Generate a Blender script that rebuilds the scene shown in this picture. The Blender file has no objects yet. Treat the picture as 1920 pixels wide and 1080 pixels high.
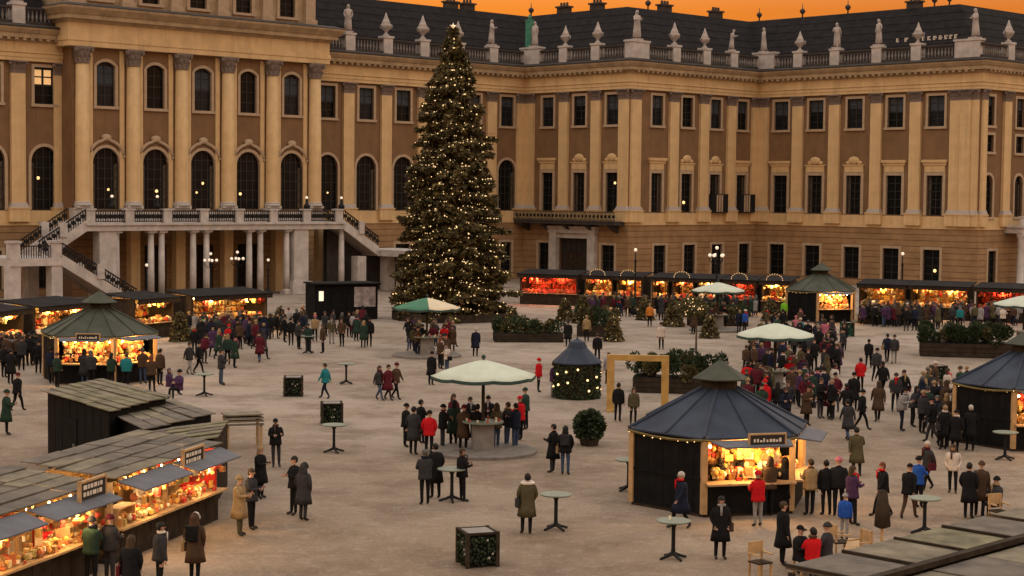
import bpy, math, random
import numpy as np
from mathutils import Matrix, Vector
R = math.radians
random.seed(7)
rng = np.random.default_rng(7)
scene = bpy.context.scene
COL = scene.collection

# ---------------------------------------------------------------- camera
CAM_H = 10.0
FPX = 3190.0                      # focal length in pixels of the 1920 wide photograph
PITCH = math.atan(178.6 / FPX)
ROLL = 0.0105
cam_data = bpy.data.cameras.new('camera')
cam_data.sensor_width = 36.0
cam_data.lens = 36.0 * FPX / 1920.0
cam_data.clip_start = 0.5
cam_data.clip_end = 3000
cam = bpy.data.objects.new('camera', cam_data)
COL.objects.link(cam)
cam.matrix_world = Matrix.Translation((0, 0, CAM_H)) @ Matrix.Rotation(math.pi/2 - PITCH, 4, 'X') @ Matrix.Rotation(ROLL, 4, 'Z')
scene.camera = cam

# ---------------------------------------------------------------- sky, sun, exposure
SUN_EL, SUN_AZ = R(3.0), R(-3.0)          # low behind the palace, azimuth measured from +Y to +X
world = bpy.data.worlds.new('World'); scene.world = world; world.use_nodes = True
nt = world.node_tree; nt.nodes.clear()
def wn(t, **k):
    n = nt.nodes.new(t)
    for a, b in k.items(): setattr(n, a, b)
    return n
out = wn('ShaderNodeOutputWorld'); bg = wn('ShaderNodeBackground')
sky = wn('ShaderNodeTexSky'); sky.sky_type = 'NISHITA'; sky.sun_disc = False
sky.sun_elevation = SUN_EL; sky.sun_rotation = SUN_AZ
sky.air_density = 1.6; sky.dust_density = 4.0; sky.ozone_density = 1.0; sky.altitude = 180
geo = wn('ShaderNodeTexCoord'); sep = wn('ShaderNodeSeparateXYZ')
nt.links.new(geo.outputs['Generated'], sep.inputs[0])
# dusk cloud deck: orange along the whole horizon, warm pale grey overhead
ramp = wn('ShaderNodeValToRGB')
e = ramp.color_ramp.elements
e[0].position = 0.0; e[0].color = (0.60, 0.22, 0.045, 1)
e[1].position = 1.0; e[1].color = (1.0, 0.94, 0.90, 1)
for p, c in ((0.105, (0.50, 0.130, 0.018, 1)), (0.17, (0.72, 0.36, 0.17, 1)), (0.36, (1.0, 0.81, 0.65, 1))):
    q = e.new(p); q.color = c
nt.links.new(sep.outputs['Z'], ramp.inputs[0])
noi = wn('ShaderNodeTexNoise'); noi.inputs['Scale'].default_value = 2.2; noi.inputs['Detail'].default_value = 4
mp = wn('ShaderNodeMapping'); mp.inputs['Scale'].default_value = (1, 1, 4)
nt.links.new(geo.outputs['Generated'], mp.inputs[0]); nt.links.new(mp.outputs[0], noi.inputs['Vector'])
mr = wn('ShaderNodeMapRange'); mr.inputs['From Min'].default_value = 0.3; mr.inputs['From Max'].default_value = 0.7
mr.inputs['To Min'].default_value = 0.86; mr.inputs['To Max'].default_value = 1.14
nt.links.new(noi.outputs['Fac'], mr.inputs['Value'])
mulc = wn('ShaderNodeMix', data_type='RGBA', blend_type='MULTIPLY'); mulc.inputs[0].default_value = 1.0
nt.links.new(ramp.outputs[0], mulc.inputs[6]); nt.links.new(mr.outputs[0], mulc.inputs[7])
bg2 = wn('ShaderNodeBackground'); bg2.inputs['Strength'].default_value = 1.0
nt.links.new(mulc.outputs[2], bg2.inputs['Color'])
nt.links.new(sky.outputs[0], bg.inputs['Color']); bg.inputs['Strength'].default_value = 0.010
addw = wn('ShaderNodeAddShader')
nt.links.new(bg.outputs[0], addw.inputs[0]); nt.links.new(bg2.outputs[0], addw.inputs[1])
nt.links.new(addw.outputs[0], out.inputs['Surface'])

sun_d = bpy.data.lights.new('sun', 'SUN'); sun_d.energy = 0.6; sun_d.angle = R(12); sun_d.color = (1.0, 0.72, 0.48)
sun = bpy.data.objects.new('sun', sun_d); COL.objects.link(sun)
sv = Vector((math.sin(SUN_AZ)*math.cos(SUN_EL), math.cos(SUN_AZ)*math.cos(SUN_EL), math.sin(SUN_EL)))
sun.rotation_euler = sv.to_track_quat('Z', 'Y').to_euler(); sun.location = (0, 0, 80)
vs = scene.view_settings
vs.view_transform = 'Standard'; vs.look = 'None'; vs.exposure = 0.35; vs.gamma = 1.0; vs.use_curve_mapping = False
scene.cycles.max_bounces = 6; scene.cycles.diffuse_bounces = 3; scene.cycles.glossy_bounces = 2
scene.cycles.transparent_max_bounces = 4; scene.cycles.sample_clamp_indirect = 4.0
scene.cycles.use_denoising = True
scene.cycles.caustics_reflective = False; scene.cycles.caustics_refractive = False

# ---------------------------------------------------------------- from the photograph to the ground plan
def ray(x, y):
    a = (x-960)/FPX; b = -(y-540)/FPX
    a2 = a*math.cos(ROLL) - b*math.sin(ROLL); b2 = a*math.sin(ROLL) + b*math.cos(ROLL)
    return Vector((a2, math.cos(PITCH)+b2*math.sin(PITCH), -math.sin(PITCH)+b2*math.cos(PITCH)))
def G(x, y, z=0.0):
    d = ray(x, y); k = (z-CAM_H)/d.z
    return Vector((d.x*k, d.y*k, z))
def GD(x, dist):                       # ground point in the direction of column x at a given distance
    return Vector(((x-960)/FPX*dist, dist, 0))

# ---------------------------------------------------------------- materials
MATS = {}
def mat(name, col, rough=0.75, var=0.18, scale=1.5, bump=0.0, bscale=20.0, metal=0.0, spec=0.35, coord='Object', stain=0.0, sscale=0.4, streak=0.0):
    if name in MATS: return MATS[name]
    m = bpy.data.materials.new(name); m.use_nodes = True
    t = m.node_tree; N = t.nodes; L = t.links
    b = N['Principled BSDF']
    b.inputs['Roughness'].default_value = rough; b.inputs['Metallic'].default_value = metal
    b.inputs['Specular IOR Level'].default_value = spec
    tc = N.new('ShaderNodeTexCoord')
    n = N.new('ShaderNodeTexNoise'); n.inputs['Scale'].default_value = scale; n.inputs['Detail'].default_value = 5
    L.new(tc.outputs[coord], n.inputs['Vector'])
    r = N.new('ShaderNodeMapRange'); r.inputs['From Min'].default_value = .3; r.inputs['From Max'].default_value = .7
    r.inputs['To Min'].default_value = 1-var; r.inputs['To Max'].default_value = 1+var
    L.new(n.outputs['Fac'], r.inputs['Value'])
    mx = N.new('ShaderNodeMix'); mx.data_type = 'RGBA'; mx.blend_type = 'MULTIPLY'; mx.inputs[0].default_value = 1
    mx.inputs[6].default_value = (*col, 1); L.new(r.outputs[0], mx.inputs[7])
    last = mx.outputs[2]
    if stain:
        n2 = N.new('ShaderNodeTexNoise'); n2.inputs['Scale'].default_value = sscale; n2.inputs['Detail'].default_value = 8
        n2.inputs['Roughness'].default_value = .7
        L.new(tc.outputs[coord], n2.inputs['Vector'])
        r2 = N.new('ShaderNodeMapRange'); r2.inputs['From Min'].default_value = .48; r2.inputs['From Max'].default_value = .72
        L.new(n2.outputs['Fac'], r2.inputs['Value'])
        ml = N.new('ShaderNodeMath'); ml.operation = 'MULTIPLY'; ml.inputs[1].default_value = stain
        L.new(r2.outputs[0], ml.inputs[0])
        m2 = N.new('ShaderNodeMix'); m2.data_type = 'RGBA'
        L.new(ml.outputs[0], m2.inputs[0]); L.new(last, m2.inputs[6])
        m2.inputs[7].default_value = (col[0]*.42, col[1]*.42, col[2]*.44, 1)
        last = m2.outputs[2]
    if streak:                                   # rain streaks running down the wall
        mpn = N.new('ShaderNodeMapping'); mpn.inputs['Scale'].default_value = (1.6, 1.6, .07); L.new(tc.outputs[coord], mpn.inputs[0])
        n3 = N.new('ShaderNodeTexNoise'); n3.inputs['Scale'].default_value = 1.5; n3.inputs['Detail'].default_value = 6; n3.inputs['Roughness'].default_value = .7
        L.new(mpn.outputs[0], n3.inputs['Vector'])
        r3 = N.new('ShaderNodeMapRange'); r3.inputs['From Min'].default_value = .5; r3.inputs['From Max'].default_value = .75; r3.inputs['To Min'].default_value = 0; r3.inputs['To Max'].default_value = streak
        L.new(n3.outputs['Fac'], r3.inputs['Value'])
        m3 = N.new('ShaderNodeMix'); m3.data_type = 'RGBA'; L.new(r3.outputs[0], m3.inputs[0]); L.new(last, m3.inputs[6]); m3.inputs[7].default_value = (col[0]*.5, col[1]*.48, col[2]*.48, 1)
        last = m3.outputs[2]
    L.new(last, b.inputs['Base Color'])
    if bump:
        nb = N.new('ShaderNodeTexNoise'); nb.inputs['Scale'].default_value = bscale; nb.inputs['Detail'].default_value = 4
        L.new(tc.outputs[coord], nb.inputs['Vector'])
        bp = N.new('ShaderNodeBump'); bp.inputs['Strength'].default_value = bump; bp.inputs['Distance'].default_value = 0.03
        L.new(nb.outputs['Fac'], bp.inputs['Height']); L.new(bp.outputs[0], b.inputs['Normal'])
    MATS[name] = m
    return m
def glow(name, col, strength):
    if name in MATS: return MATS[name]
    m = bpy.data.materials.new(name); m.use_nodes = True
    b = m.node_tree.nodes['Principled BSDF']
    b.inputs['Base Color'].default_value = (*col, 1)
    b.inputs['Emission Color'].default_value = (*col, 1); b.inputs['Emission Strength'].default_value = strength
    MATS[name] = m
    return m

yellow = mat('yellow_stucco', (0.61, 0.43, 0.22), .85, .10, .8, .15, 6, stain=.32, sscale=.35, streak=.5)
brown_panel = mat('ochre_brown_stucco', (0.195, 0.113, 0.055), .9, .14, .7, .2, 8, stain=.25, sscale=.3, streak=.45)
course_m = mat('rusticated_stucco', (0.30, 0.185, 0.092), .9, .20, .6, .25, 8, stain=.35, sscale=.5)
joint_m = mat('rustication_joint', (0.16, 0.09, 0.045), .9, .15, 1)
frame_m = mat('window_surround_stone', (0.40, 0.30, 0.20), .85, .12, 2, .1, 10)
stone = mat('grey_limestone', (0.475, 0.44, 0.41), .85, .18, 1.2, .25, 8, stain=.42, sscale=.8, streak=.4)
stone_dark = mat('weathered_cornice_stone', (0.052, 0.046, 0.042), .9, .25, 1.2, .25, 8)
cornice_m = mat('weathered_yellow_cornice', (0.37, 0.27, 0.16), .9, .2, 1, .2, 8, stain=.5, sscale=.6, streak=.5)
capital_m = mat('grey_capital_stone', (0.20, 0.158, 0.135), .9, .35, 4, .6, 12, stain=.5, sscale=2)
roof_m = mat('dark_slate_roof', (0.016, 0.0145, 0.0155), .9, .35, 1.2, .35, 5, spec=.12, stain=.3, sscale=.25)
glass_m = mat('dark_window_glass', (0.006, 0.0075, 0.008), .22, .4, .8, .05, 1.2, spec=.16)
glass_b = mat('bluish_window_glass', (0.012, 0.0155, 0.020), .25, .5, 1.1, .1, 1.5, spec=.22)
sash_m = mat('window_sash_wood', (0.022, 0.018, 0.015), .6, .2, 3)
iron = mat('black_wrought_iron', (0.013, 0.013, 0.014), .6, .2, 5, spec=.15)
statue_m = mat('weathered_statue_stone', (0.40, 0.355, 0.325), .85, .3, 1.5, .4, 6, stain=.5, sscale=1.2)
verdigris = mat('green_copper_patina', (0.05, 0.20, 0.13), .7, .3, 2)
black_wood = mat('black_painted_boards', (0.0085, 0.0085, 0.0085), .7, .35, 3, .2, 30, spec=.08, stain=.3, sscale=2)
dark_wood = mat('dark_brown_boards', (0.036, 0.027, 0.019), .8, .35, 3, .3, 20, spec=.1)
light_wood = mat('light_spruce_wood', (0.42, 0.27, 0.13), .65, .2, 4, .2, 25)
old_board = mat('weathered_roof_boards', (0.165, 0.14, 0.095), .8, .40, 1.6, .5, 14, stain=.45, sscale=1.1)
board_b = mat('mossy_roof_boards', (0.15, 0.135, 0.08), .85, .45, 2.0, .5, 14, stain=.4, sscale=.9)
board_c = mat('grey_roof_boards', (0.118, 0.100, 0.080), .8, .35, 1.8, .5, 14, stain=.4, sscale=1.4)
grey_felt = mat('grey_awning_cloth', (0.115, 0.12, 0.135), .85, .15, 2, .2, 8)
slate_blue = mat('blue_grey_roof_sheet', (0.030, 0.041, 0.063), .6, .25, 1.2, .15, 6, spec=.16, stain=.3, sscale=.8)
green_roof = mat('green_grey_roof_sheet', (0.055, 0.061, 0.044), .65, .25, 1.2, .15, 6, spec=.16, stain=.3, sscale=.8)
canopy_m = mat('pale_mint_canvas', (0.50, 0.55, 0.45), .8, .08, 1.5, .1, 4, stain=.12, sscale=.7)
canopy_g = mat('green_canvas', (0.05, 0.17, 0.10), .8, .12, 1.5, .1, 4)
canopy_c = mat('cream_canvas', (0.60, 0.52, 0.36), .8, .08, 1.5, .1, 4)
rim_m = mat('dark_green_hem', (0.02, 0.045, 0.035), .8, .1, 3)
table_top = mat('grey_green_table_top', (0.17, 0.20, 0.155), .5, .15, 4)
sign_m = mat('black_sign_board', (0.02, 0.018, 0.016), .6, .2, 3)
paint_w = mat('white_sign_paint', (0.66, 0.60, 0.50), .7, .1, 4)
paper = mat('cream_paper', (0.62, 0.50, 0.32), .8, .12, 3)
gold_wood = mat('gold_painted_wood', (0.42, 0.255, 0.075), .5, .18, 3, .15, 20)
grey_drum = mat('grey_painted_drum', (0.20, 0.185, 0.17), .6, .15, 3)
deck_m = mat('grey_platform_boards', (0.17, 0.15, 0.13), .8, .25, 3, .3, 10)
fir = mat('spruce_needles', (0.068, 0.056, 0.021), .8, .45, 1.3)
fir2 = mat('light_spruce_needles', (0.14, 0.104, 0.034), .8, .4, 1.5)
leaf_a = mat('dark_evergreen_leaves', (0.026, 0.043, 0.016), .75, .4, 2.5)
leaf_b = mat('olive_shrub_leaves', (0.090, 0.078, 0.028), .75, .4, 2.5)
bark = mat('brown_bark', (0.07, 0.05, 0.035), .9, .3, 3, .5, 15)
bulb = glow('warm_bulb', (1.0, 0.66, 0.27), 14.0)
bulb_tree = glow('fairy_light_bulb', (1.0, 0.68, 0.32), 1.15)
bulb_garland = glow('garland_bulb', (1.0, 0.62, 0.26), 2.2)
blind_m = mat('grey_blue_roller_blind', (0.040, 0.047, 0.058), .8, .25, 1.5)
bulb_dim = glow('dim_arch_bulb', (1.0, 0.66, 0.34), .55)
baluster_m = mat('grey_baluster_stone', (0.21, 0.185, 0.17), .9, .25, 1.5)
tube_warm = glow('warm_lit_panel', (1.0, 0.60, 0.22), 5.0)
globe_m = glow('lamp_globe_lit', (0.95, 0.80, 0.62), .45)
red_glow = glow('red_heater_tube', (1.0, 0.16, 0.06), 6.0)
skin_m = mat('face_skin', (0.42, 0.25, 0.175), .6, .1, 8)
shoe_m = mat('dark_shoe_leather', (0.018, 0.015, 0.013), .5, .2, 5)

# ---------------------------------------------------------------- mesh helpers
class MB:
    def __init__(s): s.v = []; s.f = []; s.m = []
    def add(s, vs, fs, mi=0):
        k = len(s.v); s.v.extend(vs)
        for f in fs: s.f.append([i+k for i in f]); s.m.append(mi)
        return s
    def box(s, x0, x1, y0, y1, z0, z1, mi=0):
        return s.add([(x0,y0,z0),(x1,y0,z0),(x1,y1,z0),(x0,y1,z0),(x0,y0,z1),(x1,y0,z1),(x1,y1,z1),(x0,y1,z1)],
                     [(0,3,2,1),(4,5,6,7),(0,1,5,4),(1,2,6,5),(2,3,7,6),(3,0,4,7)], mi)
    def cbox(s, c, d, rot=0.0, mi=0, tilt=0.0):
        k = len(s.v); s.box(-d[0]/2, d[0]/2, -d[1]/2, d[1]/2, -d[2]/2, d[2]/2, mi)
        M = Matrix.Translation(c) @ Matrix.Rotation(rot, 4, 'Z') @ Matrix.Rotation(tilt, 4, 'X')
        for i in range(k, len(s.v)): s.v[i] = tuple(M @ Vector(s.v[i]))
        return s
    def prism(s, poly, z0, z1, mi=0):                     # convex polygon, counter-clockwise
        n = len(poly)
        z0s = z0 if hasattr(z0, '__len__') else [z0]*n
        z1s = z1 if hasattr(z1, '__len__') else [z1]*n
        vs = [(p[0],p[1],z0s[i]) for i, p in enumerate(poly)] + [(p[0],p[1],z1s[i]) for i, p in enumerate(poly)]
        fs = [tuple(range(n))[::-1], tuple(range(n, 2*n))] + [(i,(i+1)%n,(i+1)%n+n,i+n) for i in range(n)]
        return s.add(vs, fs, mi)
    def lathe(s, prof, n=12, c=(0,0,0), mi=0, ph=0.0):      # prof: (radius, z)
        k = []
        for r, z in prof:
            for i in range(n):
                a = 2*math.pi*i/n + ph
                k.append((c[0]+r*math.cos(a), c[1]+r*math.sin(a), c[2]+z))
        fs = []
        for j in range(len(prof)-1):
            for i in range(n):
                fs.append((j*n+i, j*n+(i+1)%n, (j+1)*n+(i+1)%n, (j+1)*n+i))
        if prof[0][0] > 1e-4: fs.append(tuple(range(n))[::-1])
        if prof[-1][0] > 1e-4: fs.append(tuple((len(prof)-1)*n+i for i in range(n)))
        return s.add(k, fs, mi)
    def tube(s, pts, rad, n=6, mi=0):
        pts = [Vector(p) for p in pts]
        rad = rad if hasattr(rad, '__len__') else [rad]*len(pts)
        vs = []
        for i, p in enumerate(pts):
            d = (pts[min(i+1, len(pts)-1)] - pts[max(i-1, 0)])
            d = d.normalized() if d.length > 1e-9 else Vector((0,0,1))
            up = Vector((0,0,1)) if abs(d.z) < .9 else Vector((1,0,0))
            a = d.cross(up).normalized(); b = a.cross(d)
            for j in range(n):
                t = 2*math.pi*j/n
                q = p + (a*math.cos(t) + b*math.sin(t))*rad[i]
                vs.append(tuple(q))
        fs = [(i*n+j, i*n+(j+1)%n, (i+1)*n+(j+1)%n, (i+1)*n+j) for i in range(len(pts)-1) for j in range(n)]
        fs += [tuple(range(n))[::-1], tuple((len(pts)-1)*n+j for j in range(n))]
        return s.add(vs, fs, mi)
    def ball(s, c, r, n=8, m=5, sz=(1,1,1), mi=0):
        prof = [(math.sin(math.pi*i/m)*r, -math.cos(math.pi*i/m)*r) for i in range(m+1)]
        k = len(s.v); s.lathe([(max(p, 1e-5), z) for p, z in prof], n, mi=mi)
        for i in range(k, len(s.v)):
            x, y, z = s.v[i]; s.v[i] = (c[0]+x*sz[0], c[1]+y*sz[1], c[2]+z*sz[2])
        return s
    def octa(s, c, r, mi=0):
        x, y, z = c
        return s.add([(x+r,y,z),(x-r,y,z),(x,y+r,z),(x,y-r,z),(x,y,z+r),(x,y,z-r)],
                     [(0,2,4),(2,1,4),(1,3,4),(3,0,4),(2,0,5),(1,2,5),(3,1,5),(0,3,5)], mi)
    def mesh(s, name, mats, smooth=False):
        me = bpy.data.meshes.new(name)
        me.from_pydata(s.v, [], s.f)
        for q in (mats if isinstance(mats, (list, tuple)) else [mats]): me.materials.append(q)
        if any(s.m): me.polygons.foreach_set('material_index', s.m)
        if smooth: me.polygons.foreach_set('use_smooth', [True]*len(me.polygons))
        me.update()
        return me
    def build(s, name, mats, parent=None, smooth=False, loc=None, rz=None):
        return link(name, s.mesh(name, mats, smooth), parent, loc, rz)
def link(name, data, parent=None, loc=None, rz=None, scale=None):
    o = bpy.data.objects.new(name, data); COL.objects.link(o)
    if parent is not None: o.parent = parent
    if loc is not None: o.location = loc
    if rz is not None: o.rotation_euler = (0, 0, rz)
    if scale is not None: o.scale = scale if hasattr(scale, '__len__') else (scale,)*3
    return o
def tag(o, label, cat, group=None, kind=None):
    if label: o['label'] = label
    if cat: o['category'] = cat
    if group: o['group'] = group
    if kind: o['kind'] = kind
    return o
def empty(name, loc=(0,0,0), rz=0.0):
    o = link(name, None, None, loc, rz); o.empty_display_size = .2
    return o
def copy_tree(o, parent=None, loc=None, rz=None):
    c = o.copy(); COL.objects.link(c); c.parent = parent
    if loc is not None: c.location = loc
    if rz is not None: c.rotation_euler = (0, 0, rz)
    for ch in o.children: copy_tree(ch, c)
    return c
def point_light(name, parent, loc, power, col, radius=.25):
    d = bpy.data.lights.new(name, 'POINT'); d.energy = power; d.color = col; d.shadow_soft_size = radius
    o = bpy.data.objects.new(name, d); COL.objects.link(o); o.parent = parent; o.location = loc
    return o
ORD = ['first','second','third','fourth','fifth','sixth','seventh','eighth','ninth','tenth','eleventh','twelfth','thirteenth','fourteenth',
       'fifteenth','sixteenth','seventeenth','eighteenth','nineteenth','twentieth']
TENS = {2: ('twentieth','twenty'), 3: ('thirtieth','thirty'), 4: ('fortieth','forty'), 5: ('fiftieth','fifty'), 6: ('sixtieth','sixty')}
def ordn(i):
    n = i+1
    if n <= 20: return ORD[i]
    return TENS[n//10][0] if n % 10 == 0 else TENS[n//10][1]+'-'+ORD[n % 10-1]

# ---------------------------------------------------------------- ground
def ground_material():
    m = bpy.data.materials.new('courtyard_gravel'); m.use_nodes = True
    t = m.node_tree; N = t.nodes; L = t.links; b = N['Principled BSDF']
    b.inputs['Roughness'].default_value = .92; b.inputs['Specular IOR Level'].default_value = .2
    tc = N.new('ShaderNodeTexCoord')
    def noise(sc, det, ro=.6):
        n = N.new('ShaderNodeTexNoise'); n.inputs['Scale'].default_value = sc; n.inputs['Detail'].default_value = det; n.inputs['Roughness'].default_value = ro
        L.new(tc.outputs['Object'], n.inputs['Vector']); return n
    def mixc(fac, a, c):
        x = N.new('ShaderNodeMix'); x.data_type = 'RGBA'; L.new(fac, x.inputs[0])
        for k, q in ((6, a), (7, c)):
            if isinstance(q, tuple): x.inputs[k].default_value = (*q, 1)
            else: L.new(q, x.inputs[k])
        return x.outputs[2]
    def rng_(src, a, c, lo=0., hi=1.):
        r = N.new('ShaderNodeMapRange'); r.inputs['From Min'].default_value = a; r.inputs['From Max'].default_value = c
        r.inputs['To Min'].default_value = lo; r.inputs['To Max'].default_value = hi
        L.new(src, r.inputs['Value']); return r.outputs[0]
    big = noise(.04, 5, .6); mid = noise(.35, 6, .68); fine = noise(9, 4, .7); scuff = noise(1.6, 6, .75)
    c1 = mixc(rng_(big.outputs['Fac'], .42, .58), (.335, .277, .228), (.255, .203, .155))
    # brown trodden gravel in the front half of the court, paler gravel beyond it, with a ragged seam
    sx = N.new('ShaderNodeSeparateXYZ'); L.new(tc.outputs['Object'], sx.inputs[0])
    am = N.new('ShaderNodeMath'); am.operation = 'MULTIPLY_ADD'; L.new(noise(.10, 6, .6).outputs['Fac'], am.inputs[0]); am.inputs[1].default_value = 46; L.new(sx.outputs['Y'], am.inputs[2])
    c1 = mixc(rng_(am.outputs[0], 88, 104), mixc(rng_(big.outputs['Fac'], .42, .58), (.275, .215, .160), (.205, .152, .105)), c1)
    mpt = N.new('ShaderNodeMapping'); mpt.inputs['Rotation'].default_value = (0, 0, R(24)); mpt.inputs['Scale'].default_value = (.09, 1.1, 1); L.new(tc.outputs['Object'], mpt.inputs[0])
    nt_ = N.new('ShaderNodeTexNoise'); nt_.inputs['Scale'].default_value = 1.0; nt_.inputs['Detail'].default_value = 5; L.new(mpt.outputs[0], nt_.inputs['Vector'])
    c1 = mixc(rng_(nt_.outputs['Fac'], .54, .68, 0, .30), c1, (.15, .115, .085))
    c2 = mixc(rng_(mid.outputs['Fac'], .46, .62, 0, .62), c1, (.135, .098, .068))
    c3 = mixc(rng_(scuff.outputs['Fac'], .5, .72, 0, .5), c2, (.37, .31, .26))
    mul = N.new('ShaderNodeMix'); mul.data_type = 'RGBA'; mul.blend_type = 'MULTIPLY'; mul.inputs[0].default_value = 1
    L.new(c3, mul.inputs[6]); L.new(rng_(fine.outputs['Fac'], .25, .75, .72, 1.28), mul.inputs[7])
    L.new(mul.outputs[2], b.inputs['Base Color'])
    bp = N.new('ShaderNodeBump'); bp.inputs['Strength'].default_value = .5; bp.inputs['Distance'].default_value = .04
    ad = N.new('ShaderNodeMath'); ad.operation = 'ADD'
    L.new(fine.outputs['Fac'], ad.inputs[0]); L.new(scuff.outputs['Fac'], ad.inputs[1])
    L.new(ad.outputs[0], bp.inputs['Height']); L.new(bp.outputs[0], b.inputs['Normal'])
    return m
g = MB(); g.add([(-900,-300,0),(900,-300,0),(900,1500,0),(-900,1500,0)], [(0,1,2,3)])
gr = g.build('ground', ground_material()); gr['kind'] = 'structure'
# ---------------------------------------------------------------- palace
PO = Vector((1.28, 199.26, 0)); PRZ = R(43.5)
palace = empty('palace', PO, PRZ)
tag(palace, 'long yellow baroque palace with pilasters, dark windows and slate roof behind the market', 'palace')
def part(name, data, loc=None, rz=None, parent=None, scale=None):
    return link(name, data, parent or palace, loc, rz, scale)
class Seg:                              # wall run: x along the wall to the right, y inward, z up
    def __init__(s, p0, p1):
        s.p0 = Vector(p0); d = Vector(p1)-s.p0; s.len = d.length; s.rz = math.atan2(d.y, d.x)
        s.M = Matrix.Translation((*p0, 0)) @ Matrix.Rotation(s.rz, 4, 'Z')
    def pt(s, e, o=0.0, z=0.0):         # o = outward offset
        return s.M @ Vector((e, -o, z))
SM1 = Seg((-82,0),(-59.6,0)); SR = Seg((-59.6,-2),(-31.3,-2)); SM2 = Seg((-31.3,0),(0,0)); SA = Seg((0,0),(0,-16.6))
SB = Seg((0,-16.6),(22.4,-16.6)); SC = Seg((22.4,-16.6),(22.4,-46.4)); SD = Seg((22.4,-46.4),(60,-46.4))
def arch_pts(w, rise, n=10):            # (x, dz) along the head of an opening
    if rise <= 0: return [(-w/2, 0), (w/2, 0)]
    if rise >= w/2-1e-3: return [(-w/2*math.cos(math.pi*i/n), w/2*math.sin(math.pi*i/n)) for i in range(n+1)]
    rad = (w*w/4+rise*rise)/(2*rise)
    a = math.asin(w/2/rad)
    return [(rad*math.sin(-a+2*a*i/n), rad*math.cos(-a+2*a*i/n)-rad+rise) for i in range(n+1)]
def wall_mesh(L, z0, z1, ops, depth=.45, face=0.0):
    """ops: (centre, width, zbottom, zspring, rise); openings cut clean through with reveals"""
    m = MB(); xs = {0.0, L}
    prof = []
    for c, w, a, b, r in ops:
        if a >= z1 or b+r <= z0: continue
        pts = [(c+x, b+dz) for x, dz in arch_pts(w, r)]
        prof.append((c-w/2, c+w/2, a, pts))
        for x, _ in pts: xs.add(round(x, 4))
    xs = sorted(xs)
    def top(pts, x):
        for (xa, za), (xb, zb) in zip(pts, pts[1:]):
            if xa-1e-3 <= x <= xb+1e-3: return za + (zb-za)*(x-xa)/max(xb-xa, 1e-6)
        return pts[-1][1]
    for xa, xb in zip(xs, xs[1:]):
        if xb-xa < 1e-4: continue
        mid = (xa+xb)/2
        cuts = sorted([(max(a, z0), top(p, xa), top(p, xb), a) for l, r_, a, p in prof if l < mid < r_])
        zl = zr = z0
        for a, ta, tb, ra in cuts:
            if a > zl+1e-4: m.add([(xa,face,zl),(xb,face,zr),(xb,face,a),(xa,face,a)], [(0,1,2,3)])
            if tb < z1 or ta < z1:
                m.add([(xa,face,ta),(xb,face,tb),(xb,depth,tb),(xa,depth,ta)], [(0,3,2,1)])
            if ra >= z0-1e-4: m.add([(xa,face,a),(xb,face,a),(xb,depth,a),(xa,depth,a)], [(0,1,2,3)])
            zl, zr = ta, tb
        if zl < z1-1e-4 or zr < z1-1e-4:
            m.add([(xa,face,min(zl,z1)),(xb,face,min(zr,z1)),(xb,face,z1),(xa,face,z1)], [(0,1,2,3)])
    for l, r_, a, p in prof:
        for x in (l, r_):
            za, zb = max(a, z0), min(p[0][1], z1)
            if zb > za: m.add([(x,face,za),(x,depth,za),(x,depth,zb),(x,face,zb)], [(0,1,2,3)] if x == l else [(3,2,1,0)])
    return m
WIN_CACHE = {}
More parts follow.
